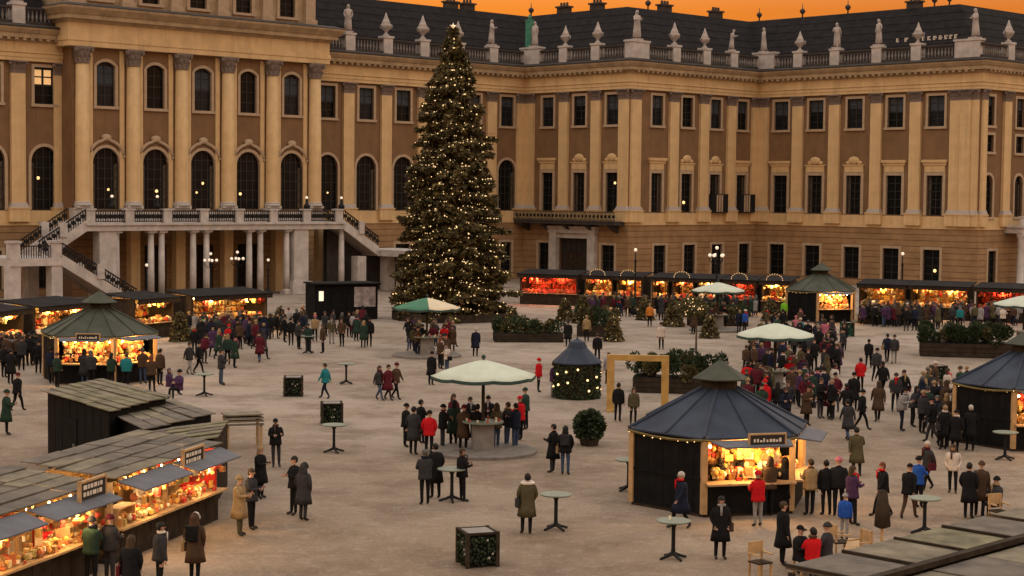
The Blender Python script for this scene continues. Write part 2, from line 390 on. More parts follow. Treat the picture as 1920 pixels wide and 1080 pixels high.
def window(seg, e, w, z0, zs, rise=0.0, fw=.28, kind='plain', sill=True, glass=None, bars=(2, 4)):
    key = (round(w,2), round(zs-z0,2), round(rise,2), fw, sill, bars)
    if key not in WIN_CACHE:
        h = zs-z0
        m = MB(); ap = arch_pts(w, rise); op = arch_pts(w+2*fw, (rise + fw) if 0 < rise < w/2-1e-3 else (w/2+fw if rise else 0))
        if rise == 0: op = [(-w/2-fw, fw), (w/2+fw, fw)]
        inner = [(-w/2, 0)] + [(x, h+dz) for x, dz in ap] + [(w/2, 0)]
        ol = [(-w/2-fw, 0)] + ([(x, h+dz) for x, dz in op]) + [(w/2+fw, 0)]
        f, bk = -.10, .02
        for i in range(len(inner)-1):
            a, b, c, d = inner[i], inner[i+1], ol[i+1], ol[i]
            m.add([(a[0],f,a[1]),(b[0],f,b[1]),(c[0],f,c[1]),(d[0],f,d[1])], [(0,3,2,1)])
            m.add([(d[0],f,d[1]),(c[0],f,c[1]),(c[0],bk,c[1]),(d[0],bk,d[1])], [(0,3,2,1)])
            m.add([(a[0],f,a[1]),(b[0],f,b[1]),(b[0],.2,b[1]),(a[0],.2,a[1])], [(0,1,2,3)])
        if sill: m.box(-w/2-fw-.08, w/2+fw+.08, -.2, .1, -.26, 0.0)
        fm = m.mesh('window', frame_m)
        gl = MB(); pts = [(-w/2, 0)] + [(x, h+dz) for x, dz in ap][::1] + [(w/2, 0)]
        gl.add([(x,.30,z) for x, z in pts] + [(x,.33,z) for x, z in pts], [tuple(range(len(pts)))[::-1]])
        gm = gl.mesh('pane', glass_m)
        sm = MB(); H = h+rise
        tops = lambda x: h + (np.interp(x, [q[0] for q in ap], [q[1] for q in ap]) if rise else 0)
        nx, nz = bars
        for i in range(1, nx):
            x = -w/2 + w*i/nx; sm.box(x-.05, x+.05, .24, .299, .0, float(tops(x)))
        for j in range(1, nz):
            z = H*j/nz
            hw = w/2
            if z > h and rise: hw = max([abs(q[0]) for q in ap if h+q[1] >= z] or [0])
            sm.box(-hw, hw, .25, .299, z-.035, z+.035)
        sm.box(-w/2, -w/2+.07, .22, .298, 0, h).box(w/2-.07, w/2, .22, .298, 0, h).box(-w/2+.07, w/2-.07, .22, .298, 0, .09)
        WIN_CACHE[key] = (fm, gm, sm.mesh('sash', sash_m))
        cm_ = MB()
        for sx in (-1, 1):
            for k in range(4): cm_.box(sx*(w/2-.1-k*.085)-.04, sx*(w/2-.1-k*.085)+.04, .286-.004*(k % 2), .297, .1, h-.05-.04*k)
        WIN_CACHE[key+('c',)] = cm_.mesh('curtain', mat('dull_beige_curtain', (.075,.058,.040), .9, .3, 2))
        WIN_CACHE[key+('b',)] = MB().box(-w/2+.07, w/2-.07, .291, .297, h*.52, h).mesh('blind', blind_m)
    fm, gm, sm = WIN_CACHE[key]
    o = part('window', fm, seg.pt(e, 0, z0), seg.rz)
    p = part('pane', gm, parent=o); part('sash', sm, parent=o)
    if 7 < z0 < 9 and random.random() < .6:
        cu = part('curtain', WIN_CACHE[key+('c',)], parent=o)
    if z0 > 17 and z0 < 20 and random.random() < .75:
        part('blind', WIN_CACHE[key+('b',)], (0, 0, random.choice((0, 0, .25, .5)) if rise == 0 else 0), parent=o)
    if glass is not None:
        p.material_slots[0].link = 'OBJECT'; p.material_slots[0].material = glass
    return o
# --- bays -------------------------------------------------------------------------
bays = {'M1': [20.7, 15.4, 10.1, 4.8], 'R': [3.505+5.31*i for i in range(5)], 'M2': [2.54, 7.72, 12.87, 18.05, 23.25, 28.45],
        'A': [3.9, 9.0, 14.05], 'B': [4.5, 9.6, 14.6, 19.45], 'C': [3.5, 8.5, 13.85, 19.2, 24.4], 'D': [1.8, 8.0, 14.2, 20.4, 26.6]}
gwin = {'A': [(3.4, 1.7), (13.6, 2.0)], 'B': [(5.2, 2.0), (10.3, 1.95), (15.2, 1.95), (20.2, 1.95)],
        'C': [(3.2, 2.1), (8.3, 2.1), (13.75, 2.1), (19.0, 2.1), (24.2, 2.1)], 'D': [(2.9, 1.6), (12, 1.8), (18, 1.8), (24, 1.8)],
        'M1': [(15.4, 2.0), (10.1, 2.0), (20.7, 2.0)], 'M2': [(7.72, 2.0), (12.87, 2.0), (18.05, 2.0), (23.25, 2.0), (28.45, 1.7)],
        'R': [(3.505+5.31*i, 2.4) for i in range(5)]}
SEGS = {'M1': SM1, 'R': SR, 'M2': SM2, 'A': SA, 'B': SB, 'C': SC, 'D': SD}
PORTAL = (8.4, 4.9, 0.0, 4.9, 0)
for k, sg in SEGS.items():
    ops = []
    zt = 21.5 if k != 'R' else 23.0
    for e in bays[k]:
        if k in ('M1', 'M2'):
            ops += [(e, 2.7, 7.95, 12.45, 1.35), (e, 2.0, 17.67, 21.03, 0)]
        elif k == 'R':
            ops += [(e, 2.8, 8.05, 12.4, 1.4), (e, 1.95, 17.65, 21.35, .42)]
        elif k == 'D':
            ops += [(e, 1.7, 7.95, 11.6, .85), (e, 1.65, 14.9, 16.7, 0), (e, 1.65, 17.7, 20.8, 0)]
        else:
            w = 1.82 if k in 'AB' else 2.05
            ops += [(e, w, 17.65, 20.97, 0), (e, w-.05, 7.98, 12.35, 0)]
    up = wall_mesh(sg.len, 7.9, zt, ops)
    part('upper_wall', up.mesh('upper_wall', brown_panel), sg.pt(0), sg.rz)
    # parapet band below the piano nobile
    bnd = MB(); bnd.box(0, sg.len, -.06, .3, 6.9, 7.9); bnd.box(0, sg.len, -.16, .3, 6.55, 6.9)
    part('parapet_band', bnd.mesh('parapet_band', yellow if k != 'R' else stone), sg.pt(0), sg.rz)
    # rusticated ground floor: dark joints behind proud courses
    gops = [(e, w, .75, 4.28, 0) for e, w in gwin[k]]
    if k == 'R': gops = [(e, w, 0.0, 4.6, 0) for e, w in gwin[k]]
    if k == 'A': gops.append(PORTAL)
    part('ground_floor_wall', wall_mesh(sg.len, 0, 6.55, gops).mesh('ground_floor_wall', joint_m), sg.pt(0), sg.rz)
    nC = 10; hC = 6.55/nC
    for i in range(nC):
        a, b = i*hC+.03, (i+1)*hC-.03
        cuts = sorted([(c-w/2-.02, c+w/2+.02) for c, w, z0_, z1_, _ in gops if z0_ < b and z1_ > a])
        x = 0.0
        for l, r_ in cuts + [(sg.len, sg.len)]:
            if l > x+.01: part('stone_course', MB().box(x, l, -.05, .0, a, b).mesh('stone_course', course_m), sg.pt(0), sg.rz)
            x = max(x, r_)
    # windows
    for j, e in enumerate(bays[k]):
        gb = glass_b if (j+len(k)) % 2 else None
        if k in ('M1', 'M2'):
            window(sg, e, 2.7, 7.95, 12.45, 1.35, sill=False, bars=(4, 6)); window(sg, e, 2.0, 17.67, 21.03, glass=gb)
        elif k == 'R':
            window(sg, e, 2.8, 8.05, 12.4, 1.4, sill=False, bars=(4, 6)); window(sg, e, 1.95, 17.65, 21.35, .42, glass=gb)
        elif k == 'D':
            window(sg, e, 1.7, 7.95, 11.6, .85, bars=(2, 6)); window(sg, e, 1.65, 14.9, 16.7, bars=(2, 2)); window(sg, e, 1.65, 17.7, 20.8)
        else:
            w = 1.82 if k in 'AB' else 2.05
            window(sg, e, w, 17.65, 20.97, glass=gb); window(sg, e, w-.05, 7.98, 12.35, sill=False, fw=.34, bars=(2, 5))
            m = MB()                      # door-head: frieze block, hood and cartouche
            m.box(-w/2-.25, w/2+.25, -.12, .03, 12.72, 13.45)
            if (j % 4) in (0, 3):
                m.box(-w/2-.55, w/2+.55, -.34, .03, 13.75, 14.05); m.box(-w/2-.42, w/2+.42, -.2, .03, 13.45, 13.75)
            else:
                m.box(-w/2-.4, w/2+.4, -.2, .03, 13.45, 13.58)
                m.ball((0, -.1, 14.05), .55, 10, 6, (1.35, .35, .8)); m.ball((-.75, -.06, 13.8), .3, 8, 5, (1.2, .3, .7)); m.ball((.75, -.06, 13.8), .3, 8, 5, (1.2, .3, .7))
            part('window_hood', m.mesh('window_hood', yellow), sg.pt(e), sg.rz)
    for e, w in gwin[k]:
        if k == 'R': continue
        window(sg, e, w, .75, 4.28, fw=.3, sill=False, bars=(2, 4))
# dark doorways below the terrace, portal doors
for e, w in gwin['R']:
    m = MB(); m.box(-w/2, w/2, .25, .33, 0, 4.6); m.box(-.04, .04, .2, .25, 0, 4.6)
    part('door', m.mesh('door', dark_wood), SR.pt(e), SR.rz)
m = MB()
m.box(-3.6, -2.46, -.55, .2, 0, 5.5).box(2.46, 3.6, -.55, .2, 0, 5.5).box(-3.75, 3.75, -.62, .2, 5.503, 6.0).box(-2.46, 2.46, -.3, .2, 4.92, 5.5)
m.box(-3.9, 3.9, -.8, .2, 6.003, 6.3)
pt_ = part('portal', m.mesh('portal', stone), SA.pt(8.4), SA.rz)
for sx in (-1, 1):
    m = MB(); m.box(.03 if sx > 0 else -2.45, 2.45 if sx > 0 else -.03, .3, .36, 0, 3.4)
    for a in range(3): m.box(sx*1.24-.8, sx*1.24+.8, .26, .3, .3+a*1.05, 1.15+a*1.05)
    part('door', m.mesh('door', dark_wood), parent=pt_)
m = MB(); m.box(-2.46, 2.46, .3, .34, 3.5, 4.92); m.box(-2.46, 2.46, .25, .38, 3.4, 3.5)
for a in range(-2, 3): m.box(a*.9-.04, a*.9+.04, .24, .3, 3.5, 4.92)
part('fanlight', m.mesh('fanlight', sash_m), parent=pt_)
# hood mouldings over the arched windows of the centre block
m = MB()
pts = []
for i in range(13):
    a = math.pi*(.10+.8*i/12); pts.append((-1.95*math.cos(a)*(1.0), -.14, 12.55+1.95*math.sin(a)+ (.28 if i == 6 else 0)))
m.tube(pts, [.17]*13, 6); m.ball((0,-.12,14.75), .42, 8, 5, (1.4,.4,.8)); m.ball((-1.85,-.12,13.0), .2, 6, 4); m.ball((1.85,-.12,13.0), .2, 6, 4)
hm = m.mesh('arch_moulding', frame_m, True)
for e in bays['R']: part('arch_moulding', hm, SR.pt(e), SR.rz)
# --- pilasters and columns ----------------------------------------------------------
def leafy_capital(w, d, h, n, round_=False):
    m = MB()
    if round_:
        m.lathe([(w/2*.98,0),(w/2*1.02,h*.05),(w/2*.95,h*.1),(w/2*1.0,h*.5),(w/2*1.25,h*.86)], 12)
    else:
        m.box(-w/2, w/2, -d, .02, 0, h*.86)
    for row in range(2):
        for i in range(n):
            f = (i+.5*(row % 2)+.25)/n
            z = h*(.08+.36*row); hh = h*.40
            if round_:
                a = 2*math.pi*f; r0 = w/2
                c = (math.cos(a), math.sin(a)); tx = (-c[1], c[0])
                P = [(r0*.98, 0, .8), (r0*1.12, hh*.7, 1.), (r0*1.34, hh*.95, .6), (r0*1.28, hh*.78, .2)]
                vs = []
                for rr, zz, k in P:
                    for sgn in (-1, 1): vs.append((c[0]*rr+tx[0]*sgn*w*.16*k, c[1]*rr+tx[1]*sgn*w*.16*k, z+zz))
            else:
                x = -w/2+w*f; hw = w/n*.48; vs = []
                for dd, zz, k in [(0,0,.8),(.10,hh*.7,1.),(.26,hh*.95,.7),(.22,hh*.75,.3)]:
                    for sgn in (-1, 1): vs.append((x+sgn*hw*k, -d-dd, z+zz))
            m.add(vs, [(0,1,3,2),(2,3,5,4),(4,5,7,6)])
    for sx in (-1, 1):                 # volutes
        m.ball((sx*w*.56, -d*.9-.1, h*.80), h*.17, 8, 5, (1, .8, 1))
    ab = w*.66
    m.box(-ab, ab, -d-.3, .02 if not round_ else ab, h*.88, h)
    return m
def shaft(w, d, z0, z1, round_=False):
    m = MB()
    if round_:
        r = w/2; H = z1-z0
        m.lathe([(r*1.05,0),(r*1.0,.15),(r,H*.33),(r*.86,H)], 16)
    else:
        m.box(-w/2, w/2, -d, .02, 0, z1-z0)
    return m
def base_(w, d, round_=False):
    m = MB(); ov = w*.62
    m.box(-ov, ov, -d-.18, .02, 0, .22)
    if round_: m.lathe([(w*.60,.22),(w*.62,.32),(w*.56,.4),(w*.55,.46),(w*.57,.52),(w*.52,.6)], 16)
    else: m.box(-w*.56, w*.56, -d-.10, .02, .222, .42)
    return m
PCACHE = {}
def pilaster(sg, e, w, d=.32, z0=8.2, z1=21.5, n=4, round_=False):
    key = (w, d, z0, z1, round_)
    hc = 1.15 if not round_ else 1.55
    if key not in PCACHE:
        PCACHE[key] = (shaft(w, d, z0+.4, z1-hc, round_).mesh('pilaster' if not round_ else 'column', yellow, round_),
                       leafy_capital(w, d, hc, max(3, int(w/.32)) if not round_ else 10, round_).mesh('capital', capital_m),
                       base_(w, d, round_).mesh('base', stone),
                       MB().box(-w*.72, w*.72, -d-.2, .3, 6.9, z0).box(-w*.76, w*.76, -d-.27, .3, z0-.12, z0-.002).mesh('pedestal', yellow if not round_ else stone))
    a, b, c, p = PCACHE[key]
    off = .42 if round_ else 0
    o = part('column' if round_ else 'pilaster', a, sg.pt(e, off, z0+.4), sg.rz)
    part('capital', b, (0, 0, z1-hc-z0-.4), parent=o); part('base', c, (0, 0, -.4), parent=o); part('pedestal', p, (0, off, -z0-.4), parent=o)
for e in (18.0, 12.7, 7.4): pilaster(SM1, e, 1.4)
pilaster(SM1, 22.0, .75, .2)
for e in (5.2, 10.35, 15.55, 20.75, 25.9): pilaster(SM2, e, 1.4)
pilaster(SM2, 30.45, 1.1)
pilaster(SA, .95, 1.5); pilaster(SA, 6.6, 1.4); pilaster(SA, 11.65, 1.4); pilaster(SA, 15.85, 1.35)
pilaster(SB, .85, 1.5); pilaster(SB, 7.15, 1.5); pilaster(SB, 12.4, 1.5); pilaster(SB, 17.3, 1.45); pilaster(SB, 21.7, 1.2)
pilaster(SC, 1.0, 1.4); pilaster(SC, 6.0, 1.45); pilaster(SC, 11.15, 1.45); pilaster(SC, 16.8, 1.4); pilaster(SC, 21.9, 1.4)
pilaster(SC, 26.9, 1.3); pilaster(SC, 28.25, 1.3, .5); pilaster(SC, 29.2, .95, .32)
pilaster(SD, .55, .8); pilaster(SD, 5.1, 1.4); pilaster(SD, 11.2, 1.4); pilaster(SD, 17.3, 1.4); pilaster(SD, 23.4, 1.4)
for i in range(6):
    e = .85+5.31*i
    pilaster(SR, e, 1.36, .3, 8.2, 23.0, 4, True)
    if 0 < i < 6: pass
for i in range(6):
    for dx in (-1.0, 1.0):
        e = .85+5.31*i+dx
        if .3 < e < 28.0:
            m = MB().box(-.24, .24, -.14, .02, 8.2, 22.9)
            if 'sidep' not in PCACHE: PCACHE['sidep'] = m.mesh('pilaster', yellow)
            part('pilaster', PCACHE['sidep'], SR.pt(e), SR.rz)
# --- mouldings swept round the whole building ---------------------------------------
def sweep(path, prof, name, material, smooth=False, close=False):
    P = [Vector(p) for p in path]; n = len(P)
    dirs = [(P[i+1]-P[i]).normalized() for i in range(n-1)]
    nor = [Vector((d.y, -d.x)) for d in dirs]
    mv = [nor[0]] + [nor[i-1]+nor[i] for i in range(1, n-1)] + [nor[-1]]
    m = MB(); k = len(prof)
    for i in range(n):
        for o, z in prof: m.v.append((P[i].x+mv[i].x*o, P[i].y+mv[i].y*o, z))
    for i in range(n-1):
        for j in range(k-1):
            m.f.append([i*k+j, (i+1)*k+j, (i+1)*k+j+1, i*k+j+1]); m.m.append(0)
    m.f.append([j for j in range(k)][::-1]); m.m.append(0); m.f.append([(n-1)*k+j for j in range(k)]); m.m.append(0)
    return part(name, m.mesh(name, material, smooth))
right_path = [(-31.3,0),(0,0),(0,-16.6),(22.4,-16.6),(22.4,-46.4),(60,-46.4)]
left_path = [(-82,0),(-59.6,0)]
ris_path = [(-59.6,0),(-59.6,-2),(-31.3,-2),(-31.3,0)]
for pth in (right_path, left_path):
    sweep(pth, [(-.2,21.503),(.36,21.503),(.36,21.85),(.42,21.85),(.42,22.2),(.52,22.25),(.52,22.4),(-.2,22.4)], 'architrave', yellow)
    sweep(pth, [(-.2,22.403),(.34,22.403),(.34,23.2),(-.2,23.2)], 'frieze', yellow)
    sweep(pth, [(-.2,23.203),(.40,23.203),(.55,23.5),(.95,23.55),(.95,23.95),(1.05,23.98),(1.25,24.3),(1.3,24.45),(-.2,24.5)], 'cornice', cornice_m)
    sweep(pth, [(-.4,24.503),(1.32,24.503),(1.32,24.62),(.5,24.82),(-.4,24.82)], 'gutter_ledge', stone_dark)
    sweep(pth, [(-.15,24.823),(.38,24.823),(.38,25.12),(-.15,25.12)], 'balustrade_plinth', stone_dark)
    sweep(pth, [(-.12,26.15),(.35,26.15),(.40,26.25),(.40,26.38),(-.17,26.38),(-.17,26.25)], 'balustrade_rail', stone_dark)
    # modillions below the cornice and balusters: too small to tell apart singly
    mo = MB(); ba = MB()
    P = [Vector(p) for p in pth]
    for a, b in zip(P, P[1:]):
        L_ = (b-a).length; d = (b-a)/L_; n_ = Vector((d.y, -d.x)); rz = math.atan2(d.y, d.x)
        for i in range(int(L_/.78)):
            c = a+d*(i*.78+.4)+n_*.72
            mo.cbox((c.x, c.y, 23.44), (.3, .42, .2), rz)
        for i in range(int(L_/.42)):
            c = a+d*(i*.42+.2)+n_*.12
            ba.lathe([(.07,0),(.07,.1),(.13,.35),(.055,.75),(.09,1.03)], 5, (c.x, c.y, 25.121))
    part('modillions', mo.mesh('modillions', cornice_m))['kind'] = 'stuff'
    part('balusters', ba.mesh('balusters', baluster_m))['kind'] = 'stuff'
sweep(ris_path, [(-.2,23.003),(.75,23.003),(.75,23.5),(.82,23.5),(.82,23.95),(-.2,23.95)], 'architrave', yellow)
sweep(ris_path, [(-.2,23.953),(.72,23.953),(.72,25.15),(-.2,25.15)], 'frieze', yellow)
sweep(ris_path, [(-.2,25.153),(.8,25.153),(.95,25.4),(1.35,25.45),(1.35,25.8),(1.45,25.85),(1.85,26.35),(1.9,26.55),(-.2,26.6)], 'cornice', cornice_m)
sweep(ris_path, [(-.4,26.603),(1.92,26.603),(1.0,26.9),(-.4,26.95)], 'gutter_ledge', stone_dark)
# attic storey of the centre block
SAT = Seg((-59.0,-1.2),(-31.9,-1.2))
aw = [2.9+5.31*i for i in range(5)]
part('attic_wall', wall_mesh(SAT.len, 26.8, 31.0, [(e, 1.9, 27.6, 30.2, 0) for e in aw]).mesh('attic_wall', cornice_m), SAT.pt(0), SAT.rz)
for e in aw: window(SAT, e, 1.9, 27.6, 30.2, fw=.35)
for i in range(6):
    m = MB().box(-.6, .6, -.45, .02, 26.9, 30.6).box(-.75, .75, -.6, .02, 26.9, 27.5)
    part('attic_pilaster', m.mesh('attic_pilaster', frame_m), SAT.pt(.25+5.31*i), SAT.rz)
sweep([(-59.0,8),(-59.0,-1.2),(-31.9,-1.2),(-31.9,8)], [(-.3,31.0),(.5,31.0),(.8,31.4),(-.3,31.5)], 'attic_cornice', cornice_m)
for xa_ in (-59.0, -32.3): part('attic_side', MB().box(xa_, xa_+.4, -1.15, 12, 26.6, 31.0).mesh('attic_side', cornice_m))
# risalit return walls
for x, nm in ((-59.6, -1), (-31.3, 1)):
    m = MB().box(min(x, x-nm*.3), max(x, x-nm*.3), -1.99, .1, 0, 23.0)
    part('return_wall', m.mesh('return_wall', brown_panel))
# --- roof ------------------------------------------------------------------------------
roof_prof = [(-.2,24.4),(-1.2,25.0),(-7.2,31.5),(-7.8,31.62),(-8.4,31.5),(-15,24.6),(-15,0)]
r1 = sweep(right_path, roof_prof, 'roof', roof_m)
r2 = sweep(left_path, roof_prof, 'roof', roof_m)
m = MB(); m.add([(-59.8,-1.5,31.45),(-31.1,-1.5,31.45),(-31.1,14,31.45),(-59.8,14,31.45),(-53,6,36),(-38,6,36)], [(0,1,5,4),(1,2,5),(2,3,4,5),(3,0,4)])
r3 = part('roof', m.mesh('roof', roof_m))
# slate courses: thin raised ridges along the slope, every roof
for o_ in range(1, 7):
    f_ = o_/7.0; oo = -1.2-6.0*f_; zz = 25.0+6.5*f_
    sweep(right_path, [(oo-.02,zz-.02),(oo+.05,zz-.005),(oo+.0,zz+.05),(oo-.1,zz+.06)], 'slate_course', roof_m)
# chimneys and finials on the ridge
def plane_hit(x, y, sg, off):
    d = ray(x, y); iM = (palace_M @ sg.M).inverted()
    c = iM @ Vector((0,0,CAM_H)); dv = (iM.to_3x3() @ d)
    k = (off-c.y)/dv.y
    q = c+dv*k
    return q.x, q.z
palace_M = Matrix.Translation(PO) @ Matrix.Rotation(PRZ, 4, 'Z')
chim = MB().box(-.75,.75,-.45,.45,-1.6,1.5).box(-.9,.9,-.6,.6,1.503,1.75)
for a in (-.45, 0, .45): chim.lathe([(.16,1.75),(.14,2.3)], 6, (a, 0, 0))
chim_me = chim.mesh('chimney', stone_dark)
fin_me = MB().lathe([(.14,-.6),(.12,.6),(.42,.95),(.5,1.2),(.3,1.5),(.08,1.6),(.04,2.4)], 8).mesh('finial', stone_dark, True)
for x, sg in ((845,SM2),(876,SM2),(1058,SA),(1120,SA),(1246,SB),(1342,SB),(1715,SC)):
    e, z = plane_hit(x, 15, sg, 7.8); o = part('chimney', chim_me, sg.pt(e, -7.8, 31.0), sg.rz, scale=(1.1, 1.0, .8))
for x, sg in ((996,SA),(1215,SB),(1424,SC),(1505,SC),(1590,SC),(1752,SC),(1780,SC)):
    e, z = plane_hit(x, 15, sg, 7.8); part('finial', fin_me, sg.pt(e, -7.8, 31.5), sg.rz, scale=.72)
# --- balustrade pedestals ---------------------------------------------------------------
ped_me = MB().box(-.62,.62,-.5,.35,24.85,26.5).box(-.72,.72,-.6,.42,26.503,26.72).mesh('balustrade_pedestal', stone)
pedw_me = MB().box(-1.5,1.5,-.6,.35,24.85,26.6).box(-1.62,1.62,-.7,.42,26.603,26.82).mesh('balustrade_pedestal', stone)
PED = []
for sg, es in ((SM1, [18.0, 12.7]), (SM2, [5.2, 10.35, 15.55, 20.75, 25.9]), (SA, [6.6, 11.65]), (SB, [7.15, 12.4, 17.3]), (SC, [6.0, 11.15, 16.8, 21.9]), (SD, [5.1, 11.2])):
    for e in es: part('balustrade_pedestal', ped_me, sg.pt(e), sg.rz); PED.append((sg, e))
for sg, e in ((SA, 1.3), (SB, .9), (SC, 1.1), (SC, 28.3)): part('balustrade_pedestal', pedw_me, sg.pt(e), sg.rz)
# --- iron balcony over the portal --------------------------------------------------------
m = MB().box(-1.6, 16.2, -1.75, .0, 6.55, 6.85).box(-1.7, 16.3, -1.85, 0, 6.853, 6.97)
bal = part('balcony', m.mesh('balcony', stone_dark), SA.pt(0), SA.rz)
m = MB().box(-1.5, 16.1, -1.7, -1.64, 7.05, 7.1).box(-1.5, 16.1, -1.72, -1.62, 7.9, 7.97)
for i in range(89):
    x = -1.5+i*.2
    m.box(x-.025, x+.025, -1.69, -1.65, 7.0, 7.9)
for i in range(30):
    x = -1.2+i*.59; m.ball((x, -1.67, 7.48), .2, 6, 4, (1, .2, 1))
part('railing', m.mesh('railing', iron), parent=bal)
for i in range(5):
    x = 1.0+3.5*i
    part('bracket', MB().prism([(x-.2,-1.5),(x+.2,-1.5),(x+.2,0),(x-.2,0)], [6.3,6.3,5.6,5.6], 6.548).mesh('bracket', stone_dark), parent=bal)
# stone balcony porch at the far right wing
m = MB().box(5.2, 15, -2.2, 0, 6.2, 6.8).box(5.0, 15.2, -2.4, 0, 6.803, 7.0)
por = part('porch', m.mesh('porch', stone), SD.pt(0), SD.rz)
part('parapet', MB().box(5.2, 15, -2.2, -1.9, 7.0, 7.9).box(5.1, 15.1, -2.3, -1.8, 7.903, 8.05).mesh('parapet', stone), parent=por)
for x in (5.8, 7.4, 12, 14.2):
    part('column', MB().lathe([(.55,0),(.55,.4),(.42,.5),(.36,5.6),(.5,5.9),(.55,6.2)], 12, (x, -1.8, 0)).mesh('column', stone, True), parent=por)
# striped loudspeaker-like boxes in front of two windows
for i, e in enumerate((14.9, 19.9)):
    b_ = MB().box(-1.35, 1.35, -.75, -.05, 7.95, 10.1)
    lo = part('window_box', b_.mesh('window_box', iron), SB.pt(e), SB.rz)
    for j in range(3): part('slat', MB().box(-.75+j*.42, -.5+j*.42, -.80, -.753, 8.05, 10.0).mesh('slat', frame_m), parent=lo)
# lamps glowing behind a few panes
lampm = glow('window_lamp_glow', (1.0, .62, .25), 1.3)
for sg, e, z, r_ in ((SR, 3.9, 9.9, .16), (SR, 9.1, 9.8, .2), (SR, 14.3, 10.6, .18), (SR, 13.6, 9.7, .14), (SR, 18.7, 9.6, .2), (SM1, 20.2, 10.9, .2), (SA, 14.3, 11.2, .2), (SB, 9.5, 9.1, .24), (SC, 24.5, 2.0, .25), (SM2, 2.8, 9.8, .13)):
    part('room_lamp', MB().ball((0,0,0), r_*.75, 8, 5).mesh('room_lamp', lampm, True), sg.pt(e, -.26, z), sg.rz)

# ---------------------------------------------------------------- double staircase with terrace
stair = empty('grand_staircase', PO, PRZ)
tag(stair, 'grey stone double staircase and columned terrace before the palace centre', 'staircase')
T = 10.0
def sp(name, mb, material, parent=None, smooth=False): return link(name, mb.mesh(name, material, smooth), parent or stair)
s0, s1 = -62.6, -34.4                    # terrace ends
sp('terrace_deck', MB().box(s0, s1, -T, -1.4, 6.25, 6.75).box(s0-.12, s1+.12, -T-.18, -1.4, 6.752, 6.95), stone)
def parapet_run(x0, x1, y, z=6.95, n=6):
    L_ = (x1-x0)/n
    for i in range(n+1):
        x = x0+L_*i
        sp('post', MB().box(x-.42, x+.42, y-.3, y+.3, z, z+1.12).box(x-.5, x+.5, y-.38, y+.38, z+1.122, z+1.28), stone)
        if i < n:
            m = MB().box(x+.42, x+L_-.42, y-.08, y+.08, z+.08, z+.16).box(x+.42, x+L_-.42, y-.1, y+.1, z+1.0, z+1.12)
            k = int((L_-.84)/.22)
            for j in range(k+1):
                xx = x+.42+(L_-.84)*j/k; m.box(xx-.03, xx+.03, y-.03, y+.03, z+.16, z+1.0)
                if j % 2: m.ball((xx, y, z+.58), .24, 6, 4, (1, .15, 1))
            sp('railing', m, iron)
parapet_run(s0+.4, s1-.4, -T+.3, n=7)
def col(x, y, z0, z1, r=.3):
    o = sp('column', MB().lathe([(r,z0+.5),(r*1.02,z0+2),(r*.88,z1-.35)], 12, (x, y, 0)), stone, None, True)
    sp('base', MB().box(x-r*1.5, x+r*1.5, y-r*1.5, y+r*1.5, z0, z0+.3).lathe([(r*1.4,z0+.3),(r*1.3,z0+.4),(r*1.02,z0+.5)], 12, (x, y, 0)), stone, o)
    sp('capital', MB().lathe([(r*.9,z1-.35),(r*1.2,z1-.25),(r*1.25,z1-.2)], 12, (x, y, 0)).box(x-r*1.4, x+r*1.4, y-r*1.4, y+r*1.4, z1-.2, z1), stone, o)
SEGT = Seg((0,-T),(1,-T))
for xpx in (218, 283, 303, 362, 387, 467, 488, 537, 640):
    e, z = plane_hit(xpx, 490, SEGT, .6)
    col(e, -T+.6, 0, 6.25)
for xpx in (198, 560):
    e, z = plane_hit(xpx, 490, SEGT, .6)
    sp('pier', MB().box(e-.85, e+.85, -T+.15, -T+1.3, 1.2, 6.25).box(e-1.2, e+1.2, -T-.15, -T+1.5, 0, 1.2), stone)
# inner piers in yellow stucco
for xpx in (250, 335, 425, 520, 600):
    e, z = plane_hit(xpx, 490, SEGT, 5.0)
    sp('pier', MB().box(e-.5, e+.5, -5.4, -4.6, 0, 6.25), yellow)
def flight(x0, z0, x1, z1, ya, yb, n, name='flight'):
    m = MB(); st = (x1-x0)/n; h = (z1-z0)/n
    for i in range(n):
        xa, xb = sorted((x0+st*i, x0+st*(i+1)))
        zt = z0+h*(i if h < 0 else i+1)
        m.box(xa, xb, yb, ya, zt-.55, zt)
    o = sp(name, m, stone)
    # sloping string and rail
    for y in (yb-.02, ya-.16):
        d = .5
        s_ = MB(); s_.add([(x0,y,z0-.7),(x1,y,z1-.7),(x1,y,z1+.28),(x0,y,z0+.28),(x0,y+.18,z0-.7),(x1,y+.18,z1-.7),(x1,y+.18,z1+.28),(x0,y+.18,z0+.28)],
                         [(0,1,2,3),(7,6,5,4),(3,2,6,7),(0,4,5,1),(0,3,7,4),(1,5,6,2)])
        sp('string', s_, stone, o)
        rl = MB()
        rl.tube([(x0,y+.09,z0+1.25),(x1,y+.09,z1+1.25)], .07, 5)
        for i in range(int(abs(x1-x0)/.22)):
            f_ = (i+.5)/int(abs(x1-x0)/.22); xx = x0+(x1-x0)*f_; zz = z0+(z1-z0)*f_
            rl.box(xx-.03, xx+.03, y+.06, y+.12, zz+.27, zz+1.22)
            if i % 2: rl.ball((xx, y+.09, zz+.8), .22, 6, 4, (1, .15, 1))
        sp('railing', rl, iron, o)
        sp('post', MB().box((x0+x1)/2-.32, (x0+x1)/2+.32, y-.15, y+.33, (z0+z1)/2+.2, (z0+z1)/2+1.45), stone, o)
    return o
